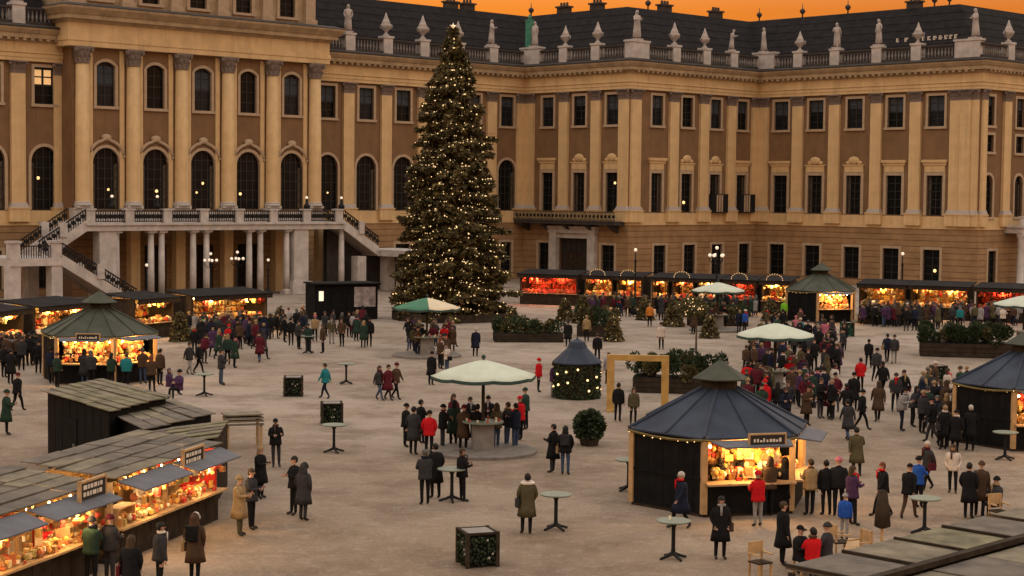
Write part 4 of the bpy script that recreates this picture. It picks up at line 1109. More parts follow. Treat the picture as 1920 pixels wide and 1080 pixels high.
# ---------------------------------------------------------------- kiosks: six-sided pavilions with a ribbed tent roof
WARES = [(.50,.05,.03),(.75,.45,.12),(.80,.64,.34),(.42,.22,.08),(.55,.16,.06),(.85,.76,.58),(.38,.32,.10),(.30,.14,.06),(.70,.38,.09)]
ware_m = [mat('ware_colour_%s' % n, c, .6, .15, 6) for n, c in zip(('red','amber','cream','brown','scarlet','white','olive','wine','orange'), WARES)]
def wares(n, x0, x1, y0, y1, z0, z1, seed, big=.16, mats_=None):
    """small goods on shelves and hooks, too small to pick apart"""
    rr = random.Random(seed); m = MB()
    for i in range(n):
        x, y, z = rr.uniform(x0,x1), rr.uniform(y0,y1), rr.uniform(z0,z1); s_ = big*rr.uniform(.45,1.2); k = rr.randrange(len(ware_m))
        q = rr.random()
        if q < .35: m.ball((x,y,z), s_*.6, 7, 5, (1,1,1), k)
        elif q < .75: m.cbox((x,y,z), (s_*rr.uniform(.7,1.5), s_*.7, s_*rr.uniform(.7,1.6)), rr.uniform(-.3,.3), k)
        else: m.lathe([(.01,-s_*.7),(s_*.5,-s_*.2),(s_*.5,s_*.2),(.01,s_*.6)], 6, (x,y,z), k)
    return m
def garland(pts, n, sag, rad, seed=0, name='light_garland', parent=None):
    m = MB(); b = MB(); rr = random.Random(seed)
    for (a, c) in zip(pts, pts[1:]):
        a, c = Vector(a), Vector(c); k = max(2, int(n*(c-a).length))
        pr = []
        for i in range(k+1):
            t = i/k; p = a.lerp(c, t); p.z -= sag*4*t*(1-t); pr.append(tuple(p)); 
            if rr.random() < .95: b.octa((p.x+rr.uniform(-.03,.03), p.y+rr.uniform(-.03,.03), p.z-.03+rr.uniform(-.03,.03)), rad)
        m.tube(pr, .045, 5)
    o = link(name, m.mesh(name, fir2), parent); link('bulbs', b.mesh('bulbs', bulb_garland), o)['kind'] = 'stuff'
    return o
def kiosk(c, ang, roof, label, Rw=2.95, open_faces=(0,), power=90, small=False, seed=1, sign=True):
    """ang: direction of vertex 0 seen from the centre; face i runs from vertex i to i+1"""
    o = empty('kiosk', (c[0], c[1], 0), 0); tag(o, label, 'kiosk', 'six-sided market kiosks')
    vt = lambda i, r, z: Vector((r*math.cos(ang+i*math.pi/3), r*math.sin(ang+i*math.pi/3), z))
    ze, zt = 2.42, 3.72
    link('floor', MB().prism([tuple(vt(i, Rw+.02, 0))[:2] for i in range(6)], .0, .1).mesh('floor', dark_wood), o)
    for i in range(6):
        a, b = vt(i, Rw, 0), vt(i+1, Rw, 0); d = (b-a); L_ = d.length; rz = math.atan2(d.y, d.x)
        link('post', MB().box(-.09,.09,-.09,.09,.1,ze+.1).mesh('post', light_wood), o, a, rz)
        if i in open_faces:
            w_ = link('counter', MB().box(.1, L_-.1, -.06, .06, .1, 1.02).mesh('counter', black_wood), o, a, rz)
            link('counter_top', MB().box(.02, L_-.02, -.42, .3, 1.022, 1.08).mesh('counter_top', light_wood), w_)
            fl = link('flap', MB().add([(.15,-.12,ze-.02),(L_-.15,-.12,ze-.02),(L_-.35,-.85,ze-.12),(.35,-.85,ze-.12),(.15,-.12,ze-.07),(L_-.15,-.12,ze-.07),(L_-.35,-.85,ze-.17),(.35,-.85,ze-.17)], [(0,3,2,1),(4,5,6,7),(0,1,5,4),(1,2,6,5),(2,3,7,6),(3,0,4,7)]).mesh('flap', grey_felt), o, a, rz)
            g_ = wares(95, .15, L_-.15, .05, .6, 1.12, 1.40, seed+i, .17); g2 = wares(150, .15, L_-.15, .7, 1.05, 1.45, 2.32, seed+i+40, .24)
            g_.add(g2.v, g2.f); g_.m[-len(g2.f):] = g2.m
            link('wares', g_.mesh('wares', ware_m), o, a, rz)['kind'] = 'stuff'
            lm = MB()
            for k in range(5): lm.ball((L_*(k+.5)/5, .28, 2.16), .055, 8, 5)
            link('bulbs', lm.mesh('bulbs', bulb), o, a, rz)['kind'] = 'stuff'
            lp = a.lerp(b, .5)*1.03; lp.z = 2.12
            point_light('stall_lamp', o, lp, power, (1.0, .56, .21), .3)
            if sign and i == open_faces[0]:
                sg_ = link('sign', MB().box(L_*.42, L_*.42+1.15, -.66, -.6, ze-.14, ze+.20).mesh('sign', sign_m), o, a, rz)
                link('sign_frame', MB().box(L_*.42-.05, L_*.42, -.68, -.58, ze-.18, ze+.26).box(L_*.42+1.15, L_*.42+1.20, -.68, -.58, ze-.18, ze+.26).box(L_*.42, L_*.42+1.15, -.68, -.58, ze+.202, ze+.25).mesh('sign_frame', light_wood), sg_)
                lt = MB(); rr = random.Random(3)
                for k in range(9): lt.box(L_*.42+.12+k*.105, L_*.42+.12+k*.105+rr.uniform(.05,.085), -.666, -.661, ze-.02, ze-.02+rr.uniform(.06,.13))
                link('lettering', lt.mesh('lettering', paint_w), sg_)
        else:
            n = int(L_/.3)
            for k in range(n):
                link('board', MB().box(.09+(L_-.18)*k/n+.004, .09+(L_-.18)*(k+1)/n-.004, -.03-(k%2)*.006, .03, .1, ze).mesh('board', black_wood), o, a, rz)
            link('rail', MB().box(.09, L_-.09, -.065, -.037, 1.15, 1.23).mesh('rail', black_wood), o, a, rz)
    Re = Rw+.16; Rl = .62
    for i in range(12):                     # sheet roof, two panels a side, raised ribs
        def rp_(k, r, z):
            i0 = k//2
            if k % 2 == 0: return vt(i0, r, z)
            q = (vt(i0, r, z)+vt(i0+1, r, z))/2; return q
        a, b = rp_(i, Re, ze+.06), rp_(i+1, Re, ze+.06); t1, t0 = rp_(i+1, Rl, zt), rp_(i, Rl, zt)
        dz = Vector((0,0,-.05))
        link('roof_panel', MB().add([tuple(q) for q in (a,b,t1,t0,a+dz,b+dz,t1+dz,t0+dz)], [(0,1,2,3),(7,6,5,4),(0,4,5,1),(1,5,6,2),(2,6,7,3),(3,7,4,0)]).mesh('roof_panel', roof), o)
        link('rib', MB().tube([a+Vector((0,0,.02)), t0+Vector((0,0,.02))], .04 if i % 2 else .06, 5).mesh('rib', roof), o)
    link('vent', MB().prism([tuple(vt(i, Rl, 0))[:2] for i in range(6)], zt-.1, zt+.32).mesh('vent', dark_wood), o)
    cp = MB(); cp.lathe([(.95,zt+.30),(.97,zt+.34),(.5,zt+.62),(.06,zt+.9),(.02,zt+1.0)], 6, ph=ang); link('cap', cp.mesh('cap', green_roof), o)
    garland([tuple(vt(i, Re-.02, ze+.0)) for i in range(7)], 3.2, .10, .022, seed, 'light_garland', o)
    link('ceiling', MB().prism([tuple(vt(i, Rw-.05, 0))[:2] for i in range(6)], ze-.04, ze).mesh('ceiling', light_wood), o)
    core = MB().lathe([(Rw*.52,.1),(Rw*.52,ze-.05)], 6, ph=ang); link('shelf_core', core.mesh('shelf_core', light_wood), o)
    return o
kiosk((6.8,55.2), math.atan2(52.3-55.2, 6.0-6.8), slate_blue, 'black six-sided kiosk with blue-grey tent roof and lit counter in foreground', open_faces=(0,1), power=190, seed=5)
kiosk(tuple(GD(1930,69.5))[:2], math.atan2(-.95,-.45), slate_blue, 'six-sided kiosk with blue-grey roof cut off by right picture edge', open_faces=(0,), power=170, seed=15, sign=False)
kiosk(tuple(GD(185,89))[:2], math.atan2(-.97,-.62), green_roof, 'six-sided kiosk with green-grey roof before the staircase', open_faces=(0,1), power=200, seed=25)
kiosk(tuple(GD(1540,137))[:2], math.atan2(-.96,-.25), green_roof, 'distant six-sided kiosk with dull green roof before the right wing', open_faces=(0,), power=240, seed=35, sign=False)
# small fir-clad hut with little lamps
sc_ = GD(1084, 83)
sh = empty('lantern_hut', sc_); tag(sh, 'small round fir-clad hut with grey pointed roof and glowing lamps', 'hut', None)
link('wall', MB().lathe([(1.02,0),(1.05,.4),(1.05,1.75)], 12).mesh('wall', dark_wood), sh)
link('roof', MB().lathe([(1.22,1.72),(1.22,1.78),(.85,2.12),(.5,2.45),(.38,2.75),(.06,2.9),(.02,3.0)], 12).mesh('roof', slate_blue), sh)
r_ = np.random.default_rng(4); n = 2200; a = r_.uniform(0, 2*math.pi, n)
pts = np.stack([1.07*np.cos(a), 1.07*np.sin(a), r_.uniform(.05, 1.72, n)], 1); V, F = leaf_cloud(pts, np.stack([np.cos(a), np.sin(a), -np.ones(n)*.5], 1), .09, 6)
link('fir_cladding', np_mesh('fir_cladding', V, F, [leaf_a]), sh)['kind'] = 'stuff'
for i in range(22):
    a = 2*math.pi*i/22*1.0+ (i*7 % 5)*.07; link('lamp', MB().ball((1.16*math.cos(a), 1.16*math.sin(a), .45+(i*5 % 9)*.13), .055, 7, 5).mesh('lamp', bulb_garland), sh)

# ---------------------------------------------------------------- parasols on round platforms
def parasol(c, label, plabel, Rr=2.06, zr=2.85, zt=3.45, rot=.2, mats_=None, platform=True, drum=True):
    o = empty('parasol', (c[0], c[1], .14 if platform else 0), rot); tag(o, label, 'parasol', 'parasols on round platforms')
    link('pole', MB().lathe([(.075,0),(.06,zt)], 10).mesh('pole', dark_wood), o)
    link('finial', MB().ball((0,0,zt+.1), .09, 8, 5).mesh('finial', rim_m), o)
    mats_ = mats_ or [canopy_m]*8
    for i in range(8):
        a0, a1 = 2*math.pi*i/8, 2*math.pi*(i+1)/8; m = MB(); nr, ns = 5, 4
        for j in range(nr+1):
            t = j/nr
            for k in range(ns+1):
                f = k/ns; am = a0+(a1-a0)*f
                rr = Rr*t*math.cos(math.pi/8)/math.cos(am-(a0+a1)/2)
                m.v.append((rr*math.cos(am), rr*math.sin(am), zt-(zt-zr)*(t**1.15)-.07*math.sin(math.pi*f)*t))
        for j in range(nr):
            for k in range(ns):
                q = j*(ns+1)+k; m.f.append([q,q+1,q+ns+2,q+ns+1]); m.m.append(0)
        q0 = nr*(ns+1); k0 = len(m.v)
        for k in range(ns+1): v = m.v[q0+k]; m.v.append((v[0]*1.004, v[1]*1.004, v[2]-.13))
        for k in range(ns): m.f.append([q0+k, q0+k+1, k0+k+1, k0+k]); m.m.append(1)
        link('canopy_panel', m.mesh('canopy_panel', [mats_[i], rim_m], True), o)
        link('rib', MB().tube([(0,0,zt-.12),(Rr*math.cos(a0),Rr*math.sin(a0),zr-.04)], .018, 4).mesh('rib', dark_wood), o)
    if platform:
        p = empty('round_platform', (c[0], c[1], 0)); tag(p, plabel, 'platform', 'round platforms below the parasols')
        link('deck', MB().lathe([(2.1,.0),(2.1,.11),(2.06,.14)], 32).mesh('deck', deck_m), p)
        link('drum', MB().lathe([(.44,.142),(.44,1.15)], 18).mesh('drum', grey_drum), p)
        link('bar_top', MB().lathe([(.78,1.152),(.8,1.17),(.8,1.21),(.78,1.22)], 24).mesh('bar_top', table_top), p)
        for i in range(10):
            a = 2*math.pi*i/10; link('mug', MB().lathe([(.035,1.221),(.042,1.31),(.036,1.312),(.03,1.24)], 8, (.62*math.cos(a), .62*math.sin(a), 0)).mesh('mug', ware_m[5 if i % 2 else 0]), p)
    return o
parasol(G(905,848), 'large pale mint parasol nearest the camera over crowded round bar', 'grey round platform with drum bar below the nearest mint parasol')
parasol(G(800,668), 'parasol with one cream and several green panels before the Christmas tree', 'round platform below the green and cream parasol', mats_=[canopy_m,canopy_g,canopy_g,canopy_g,canopy_g,canopy_c,canopy_c,canopy_m], rot=.9)
parasol(G(1345,620), 'small distant mint parasol left of the green-roofed far kiosk', 'round platform below the small distant parasol')
parasol(G(1452,738), 'mint parasol above the dense crowd right of centre', 'round platform hidden in the dense crowd right of centre')
parasol(G(1918,655), 'mint parasol cut off by the right picture edge behind planters', 'round platform at right picture edge below cut-off parasol')

# ---------------------------------------------------------------- standing tables
def table(c, label, h=1.08, r=.48, item=False):
    o = empty('standing_table', c, random.uniform(0, 1)); tag(o, label, 'table', 'standing tables in the courtyard')
    link('table_top', MB().lathe([(r-.03,h-.05),(r,h-.03),(r,h-.005),(r-.02,h)], 24).mesh('table_top', table_top), o)
    link('column', MB().lathe([(.075,.1),(.055,.3),(.055,h-.2),(.12,h-.06),(.2,h-.051)], 10).mesh('column', iron), o)
    for i in range(4):
        a = math.pi/2*i; link('foot', MB().tube([(.03*math.cos(a),.03*math.sin(a),.16),(.2*math.cos(a),.2*math.sin(a),.09),(.42*math.cos(a),.42*math.sin(a),.03)], [.055,.045,.035], 6).mesh('foot', iron), o)
    if item:
        q = link('mug', MB().lathe([(.03,0),(.042,.1),(.036,.1),(.03,.02)], 10).mesh('mug', ware_m[5]), None, (c[0]-.1, c[1]+.05, h)); tag(q, 'small mug on standing table before the black kiosk', 'mug')
for x, y, l, it in ((1042,993,'round standing table beside person in olive coat with fur collar',0), (1262,1048,'round standing table before closed side of the foreground kiosk',1), (847,940,'standing table shared by three people below the nearest parasol',0),
    (626,848,'standing table just below the fir-clad waste bin on bare gravel',0), (649,720,'standing table standing alone right of person in teal jacket',0), (383,742,'standing table right of the green-roofed kiosk',0),
    (1884,862,'standing table before the kiosk at right picture edge',0), (1733,1000,'standing table with pale top left of brown coated pair at lower right',0), (578,662,'standing table in the group left of the black container',0),
    (1178,920,'standing table beside left wall of the foreground kiosk',0)):
    table(G(x, y), l, item=bool(it))

# ---------------------------------------------------------------- fir-clad waste bins
def bin_(c, rz, label, s_=.84, h=.95, green=False):
    o = empty('waste_bin', c, rz); tag(o, label, 'bin', 'fir-clad waste bins'); w = s_/2
    link('body', MB().box(-w+.05, w-.05, -w+.05, w-.05, .02, h-.06).mesh('body', black_wood), o)
    for sx in (-1, 1):
        for sy in (-1, 1): link('post', MB().box(sx*w-.05, sx*w+.05, sy*w-.05, sy*w+.05, 0, h).mesh('post', dark_wood), o)
    for k in range(4):
        a = math.pi/2*k; link('rail', MB().cbox((w*math.cos(a), w*math.sin(a), h-.04), (s_-.1, .06, .06), a+math.pi/2).mesh('rail', dark_wood), o)
    link('lid', MB().box(-w+.06, w-.06, -w+.06, w-.06, h-.058, h-.02).mesh('lid', grey_drum), o)
    r = np.random.default_rng(int(c[0]*100) % 1000); n = 900; f = r.integers(0, 4, n); t = r.uniform(-w+.03, w-.03, n); zz = r.uniform(.05, h-.1, n)
    ca, sa = np.cos(f*math.pi/2), np.sin(f*math.pi/2)
    pts = np.stack([ca*(w-.02)-sa*t, sa*(w-.02)+ca*t, zz], 1); V, F = leaf_cloud(pts, np.stack([ca*.6, sa*.6, -.6*np.ones(n)], 1), .06, 5)
    link('fir_branches', np_mesh('fir_branches', V, F, [leaf_a if not green else canopy_g]), o)['kind'] = 'stuff'
    for i in range(14):
        k = i % 4; a = math.pi/2*k; t = random.uniform(-w+.08, w-.08); zz = random.uniform(.12, h-.16); q = w+.03
        link('ornament', MB().ball((math.cos(a)*q-math.sin(a)*t, math.sin(a)*q+math.cos(a)*t, zz), .035, 6, 4).mesh('ornament', statue_m), o)
bin_(G(895,1058), .35, 'fir-clad cube waste bin with dark frame alone at bottom centre')
bin_(G(622,795), .15, 'fir-clad cube waste bin directly above a standing table on gravel')
bin_(G(550,742), .1, 'fir-clad cube waste bin left of person in teal jacket')
bin_(G(1588,630), .0, 'dark teal waste bin below the distant green-roofed kiosk', .8, 1.0, True)
bin_(G(1760,712), .3, 'small fir-clad bin beside the planters on the right', .6, .8)

# ---------------------------------------------------------------- planters with evergreen shrubs
def planter(c, rz, L_, W_, H_, label, leafs=(leaf_a, leaf_b), bush=1.1, seed=1, lit=0, spikes=0):
    o = empty('planter', c, rz); tag(o, label, 'planter', 'dark planters with evergreen shrubs')
    m = MB(); link('box', m.box(-L_/2, L_/2, -W_/2, W_/2, 0, H_).mesh('box', black_wood), o)
    for sy in (-1, 1):
        for k in range(3): link('board', MB().box(-L_/2-.02, L_/2+.02, sy*(W_/2+.02)-.02, sy*(W_/2+.02)+.02, .04+k*H_/3.2, .04+(k+.92)*H_/3.2).mesh('board', dark_wood), o)
    r = np.random.default_rng(seed); n = int(L_*W_*900*bush)+400
    cx = r.uniform(-L_/2, L_/2, 14+int(L_*4)); cy = r.uniform(-W_/2, W_/2, len(cx)); ch = r.uniform(.25, 1.0, len(cx))*bush
    k = r.integers(0, len(cx), n); rad = r.uniform(.2, .45, len(cx))[k]
    d = r.normal(0, 1, (n, 3)); d /= np.linalg.norm(d, axis=1)[:,None]; q = r.uniform(.3, 1, n)**.5
    pts = np.stack([cx[k], cy[k], H_+ch[k]*.6], 1)+d*(rad*q)[:,None]*np.array([1,1,1.3]); pts[:,2] = np.maximum(pts[:,2], H_*.8)
    V, F = leaf_cloud(pts, d+np.array([0,0,.3]), .10, seed, 1.5, -.1)
    mi = (r.random(len(cx)) < .4)[k].astype(int)
    link('shrubs', np_mesh('shrubs', V, F, list(leafs), mi), o)['kind'] = 'stuff'
    if lit:
        b = MB()
        for i in range(lit):
            j = r.integers(0, n); b.octa(tuple(pts[j]*[1.05,1.05,1.02]), .03)
        link('bulbs', b.mesh('bulbs', bulb_tree), o)['kind'] = 'stuff'
    return o
pr = R(-8)
planter(G(1270,735), pr, 4.4, 1.5, .8, 'long dark planter with shaggy shrubs behind the wooden photo frame', bush=1.5, seed=21)
planter(G(990,640), R(5), 4.6, 1.6, .6, 'planter with olive shrubs at the foot of the tree, right side', bush=1.0, seed=22, lit=30)
planter(G(1120,630), R(-5), 2.8, 1.5, .8, 'planter with lit golden shrubs between tree and far stalls', bush=1.6, seed=23, lit=45)
planter(G(1810,668), R(-12), 5.6, 2.0, .9, 'large dark planter with shrubs left of the right edge kiosk', bush=1.5, seed=24)
planter(G(1345,610), R(-4), 4.6, 1.4, .5, 'planter with pale lit shrubs round the small distant parasol', bush=1.4, seed=26, lit=60)
planter(G(1660,608), R(-10), 3.2, 1.2, .5, 'low planter right of the distant green-roofed kiosk', bush=.8, seed=27)
# single round fir bush with pale ribbons of tables
bo = empty('fir_bush', G(1105,835)); tag(bo, 'round dark fir bush in a pot left of the foreground kiosk', 'bush')
link('pot', MB().lathe([(.34,0),(.42,.4),(.4,.44)], 14).mesh('pot', dark_wood), bo)
r_ = np.random.default_rng(8); d = r_.normal(0, 1, (2600,3)); d /= np.linalg.norm(d, axis=1)[:,None]; q = r_.uniform(.35, 1, 2600)**.6
V, F = leaf_cloud(d*q[:,None]*np.array([.55,.55,.55])+np.array([0,0,.8]), d, .12, 9); link('foliage', np_mesh('foliage', V, F, [leaf_a]), bo)['kind'] = 'stuff'
# wooden photo frame
pf = empty('photo_frame', G(1195,772), R(-6)); tag(pf, 'big empty golden wooden picture frame standing on the gravel', 'frame')
for sx in (-1, 1):
    link('upright', MB().box(sx*1.25-.17, sx*1.25+.17, -.1, .1, .0, 2.35).mesh('upright', gold_wood), pf)
    link('foot', MB().box(sx*1.25-.14, sx*1.25+.14, -.5, .5, 0, .1).mesh('foot', gold_wood), pf)
link('crossbar', MB().box(-1.42, 1.42, -.11, .11, 2.352, 2.62).mesh('crossbar', gold_wood), pf)
# lollipop tree with golden lights on a thin stem
lt_ = empty('lit_ball_tree', G(1305,662)); tag(lt_, 'thin-stemmed small round tree with golden lights behind the photo frame', 'tree')
link('trunk', MB().tube([(0,0,0),(0,0,1.6),(.02,0,2.7)], [.07,.05,.04], 8).mesh('trunk', bark), lt_)
d = r_.normal(0, 1, (1500,3)); d /= np.linalg.norm(d, axis=1)[:,None]; q = r_.uniform(.3, 1, 1500)**.5
pts = d*q[:,None]*np.array([.95,.95,.6])+np.array([-.3,0,2.9]); V, F = leaf_cloud(pts, d, .12, 10); link('crown', np_mesh('crown', V, F, [leaf_b]), lt_)['kind'] = 'stuff'
b = MB()
for i in range(70): b.octa(tuple(pts[i]*[1.03,1.03,1.01]), .045)
link('fairy_lights', b.mesh('fairy_lights', bulb_tree), lt_)['kind'] = 'stuff'

# ---------------------------------------------------------------- candelabra lamps
def lamp_mesh(arms=4, h=4.0):
    m = MB(); m.lathe([(.3,0),(.32,.3),(.14,.5),(.09,1.0),(.07,h-.9),(.12,h-.8),(.05,h-.6),(.04,h)], 10)
    gl = [(0,0,h+.18)]
    for i in range(arms):
        a = 2*math.pi*i/arms+.4; c, s_ = math.cos(a), math.sin(a)
        m.tube([(0,0,h-1.0),(.3*c,.3*s_,h-1.1),(.55*c,.55*s_,h-.85),(.55*c,.55*s_,h-.6)], .035, 5); gl.append((.55*c,.55*s_,h-.42))
    return m, gl
def candelabra(c, label, arms=4, h=4.0, sc=1.0):
    m, gl = lamp_mesh(arms, h); o = m.build('candelabra_lamp', iron, None, True, c); o.scale = (sc,)*3
    for p in gl: link('globe', MB().ball((0,0,0), .14, 10, 7).mesh('globe', globe_m, True), o, p)
    return tag(o, label, 'lamp', 'candelabra lamps')
PW = lambda x, y, z: palace_M @ Vector((x, y, z))
e1, _ = plane_hit(395, 500, SEGT, -.6); e2, _ = plane_hit(445, 500, SEGT, -.6); e3, _ = plane_hit(275, 500, SEGT, -.6)
candelabra(PW(e1, -T-.6, 0), 'black candelabra lamp with pale globes before the terrace columns, left of pair', 4, 3.9)
candelabra(PW(e2, -T-.6, 0), 'black candelabra lamp with pale globes before the terrace columns, right of pair', 4, 4.0)
candelabra(PW(e3, -T-.6, 0), 'single black lamp before the terrace, left of the candelabra pair', 0, 3.0)
e4, _ = plane_hit(503, 490, SEGT, -.6); candelabra(PW(e4, -T-.6, 0), 'single lamp before the terrace, right of the candelabra pair', 0, 3.2)
candelabra(G(1342,600), 'tall dark candelabra with several globes before the middle wing', 5, 5.6, 1.0)
candelabra(G(1190,590), 'tall lamp with one globe left of the middle wing windows', 0, 5.2)
candelabra(G(1690,590), 'tall lamp with one globe beside right wing ground floor windows', 0, 5.0)
for i, (x, l) in enumerate(((210,'first'),(295,'second'),(575,'third'),(640,'fourth'))):
    e, _ = plane_hit(x, 400, SEGT, .3)
    candelabra(PW(e, -T+.3, 8.23), f'small lantern on the terrace parapet, {l} from the left', 0, .9)

# small lit firs between the planters and the far stalls
def small_fir(c, h, label, seed, lit=40, light=True):
    o = empty('small_fir', c); tag(o, label, 'tree', 'small firs near the far stalls')
    link('trunk', MB().tube([(0,0,0),(0,0,h*.9)], [.07,.015], 6).mesh('trunk', bark), o)
    r = np.random.default_rng(seed); n = int(1400*h/3); z = h*(.1+.9*r.beta(1.1, 1.7, n)); rad = (h-z)*.36*r.uniform(.25, 1.05, n)**.5+.03; a = r.uniform(0, 6.283, n)
    pts = np.stack([rad*np.cos(a), rad*np.sin(a), z-rad*.18], 1)
    V, F = leaf_cloud(pts, np.stack([np.cos(a), np.sin(a), -.4*np.ones(n)], 1), .15, seed, 1.9, .2)
    link('crown', np_mesh('crown', V, F, [fir, fir2], (r.random(n) < .4).astype(int)), o)['kind'] = 'stuff'
    if lit:
        b = MB()
        for i in range(lit): b.octa(tuple(pts[i]*[1.05,1.05,1]), .035)
        link('fairy_lights', b.mesh('fairy_lights', bulb_tree), o)['kind'] = 'stuff'
for i, (x, y, h, l) in enumerate(((1092,606,2.9,'small lit fir between the red stall and the golden planter'), (1150,640,2.3,'small lit fir at right end of the golden planter'), (1060,602,2.4,'small fir before right end of the red glowing stall'), (1262,612,2.8,'small lit fir left of the small distant parasol'),
    (1330,634,2.2,'small lit fir just before the small distant parasol'), (960,618,2.2,'small fir right beside the foot of the Christmas tree'), (1445,602,2.4,'small fir left of the distant green-roofed kiosk'), (1625,606,2.6,'small fir right of the distant green-roofed kiosk'),
    (525,618,2.2,'small fir between wide amber stall and black booth'), (338,640,2.6,'small fir at left end of the wide amber stall'), (1770,655,1.9,'small fir standing in front left of the large right planter'), (1210,600,2.5,'small lit fir before the yellow stall near the portal'))):
    small_fir(G(x, y), h*.78, l, 300+i, 22 if i < 6 else 8)
# ---------------------------------------------------------------- market stalls in rows
def stall(a, b, label, depth=2.6, h=2.75, roofm=None, lightc=(1.0,.57,.22), power=70, seed=1, group='lit market stalls along the palace', counter=1.0, tint=None, big=.2, arch=False):
    """a, b: left and right end of the front seen from the visitors' side"""
    a, b = Vector((a[0], a[1], 0)), Vector((b[0], b[1], 0)); d = b-a; L_ = d.length; rz = math.atan2(d.y, d.x)
    o = empty('market_stall', a, rz); tag(o, label, 'stall', group)       # local: x along front, y inward
    rr = random.Random(seed)
    link('counter', MB().box(.05, L_-.05, 0, .08, 0, counter).mesh('counter', dark_wood), o)
    link('counter_top', MB().box(0, L_, -.15, .5, counter+.002, counter+.06).mesh('counter_top', light_wood), o)
    link('back_wall', MB().box(0, L_, depth-.08, depth, 0, h-.1).mesh('back_wall', light_wood), o)
    for x in (0, L_-.08): link('side_wall', MB().box(x, x+.08, .1, depth-.082, 0, h-.1).mesh('side_wall', dark_wood), o)
    for x in (.0, L_-.12): link('post', MB().box(x, x+.12, -.02, .1, 0, h-.1).mesh('post', dark_wood), o)
    link('roof', MB().add([(-.15,-.55,h-.06),(L_+.15,-.55,h-.06),(L_+.15,depth+.2,h+.22),(-.15,depth+.2,h+.22),(-.15,-.55,h-.14),(L_+.15,-.55,h-.14),(L_+.15,depth+.2,h+.14),(-.15,depth+.2,h+.14)],
         [(0,1,2,3),(7,6,5,4),(0,4,5,1),(1,5,6,2),(2,6,7,3),(3,7,4,0)]).mesh('roof', roofm or roof_m), o)
    link('fascia', MB().box(-.1, L_+.1, -.50, -.44, h-.42, h-.145).mesh('fascia', dark_wood), o)
    for k, z in enumerate((1.35, 1.75, 2.15)): link('shelf', MB().box(.1, L_-.1, depth-.45, depth-.09, z, z+.03).mesh('shelf', light_wood), o)
    g_ = MB()
    for z in (1.38, 1.78, 2.18):
        w_ = wares(int(L_*9), .15, L_-.15, depth-.42, depth-.15, z+.1, z+.2, seed+int(z*10), big); g_.add(w_.v, w_.f); g_.m[-len(w_.f):] = w_.m
    w_ = wares(int(L_*14), .1, L_-.1, .0, .45, counter+.12, counter+.3, seed+3, big); g_.add(w_.v, w_.f); g_.m[-len(w_.f):] = w_.m
    w_ = wares(int(L_*7), .1, L_-.1, .1, .4, h-.75, h-.4, seed+4, big*.9); g_.add(w_.v, w_.f); g_.m[-len(w_.f):] = w_.m
    mm = ware_m if not tint else [mat(tint+'_ware_%d' % i, (.75-.05*i, .08+.02*(i % 4), .05), .6, .15, 5) for i in range(len(ware_m))]
    link('wares', g_.mesh('wares', mm), o)['kind'] = 'stuff'
    lm = MB()
    for k in range(max(3, int(L_*1.3))): lm.ball((L_*(k+.5)/max(3, int(L_*1.3)), .3, h-.28), .05, 7, 5)
    link('bulbs', lm.mesh('bulbs', bulb), o)['kind'] = 'stuff'
    for k in range(1 if L_ < 4.5 else 2): point_light('stall_lamp', o, (L_*(k+.5)/(1 if L_ < 4.5 else 2), .1, h-.45), power, lightc, .3)
    if arch:                               # lit arch of bulbs above the roof edge
        am = MB(); ab = MB()
        pts = [(L_/2-.7*math.cos(math.pi*i/10), -.35, h+.0+.5*math.sin(math.pi*i/10)) for i in range(11)]
        am.tube(pts, .05, 5); [ab.octa((p[0], p[1]-.06, p[2]), .045) for p in pts]
        q = link('arch', am.mesh('arch', fir2), o); link('bulbs', ab.mesh('bulbs', bulb_dim), q)['kind'] = 'stuff'
    return o
def PX(x, d): return ((x-960)/FPX*d, d)
# row before the right wings: front line runs from (975, 153 m) to (1960, 135 m)
def far_d(x): return 153.0-18.0*(x-975)/985
for i, (x0, x1, tint, lab, ar) in enumerate((
    (975,1083,'red','far stall glowing red, just right of the Christmas tree',0), (1096,1150,None,'small far stall right of the red glowing stall',1), (1156,1205,None,'far stall with yellow lights below the portal right window',1),
    (1222,1254,None,'narrow amber far stall, second right of the portal',0), (1260,1302,None,'amber far stall left of the small distant parasol',1), (1308,1352,None,'far stall directly behind the small distant parasol',0), (1360,1418,'red','reddish far stall right of the small distant parasol',1),
    (1428,1482,None,'far stall immediately left of the distant green-roofed kiosk',1), (1612,1700,None,'amber far stall immediately right of the distant green-roofed kiosk',0), (1708,1818,None,'wide amber far stall, second right of the distant green-roofed kiosk',0), (1832,1935,'red','orange-red far stall at the right picture edge',0))):
    stall(PX(x0, far_d(x0)), PX(x1, far_d(x1)), lab, power=270, seed=50+i, tint=tint, big=.3, arch=bool(ar), h=2.85, lightc=(1.0,.52,.17) if not tint else (1.0,.24,.10))
# row before the staircase
for i, (x0, d0, x1, d1, lab) in enumerate(((-60,97,42,103,'far lit stall cut off by left picture edge behind kiosk'), (62,104,168,109,'lit stall behind the roof of the green-roofed kiosk'), (250,112,326,115.5,'bright amber stall right of the green-roofed kiosk'), (358,116,500,121,'wide amber stall below the terrace columns'))):
    stall(PX(x0, d0), PX(x1, d1), lab, power=300, seed=80+i, big=.28, h=2.8, group='lit market stalls before the staircase')
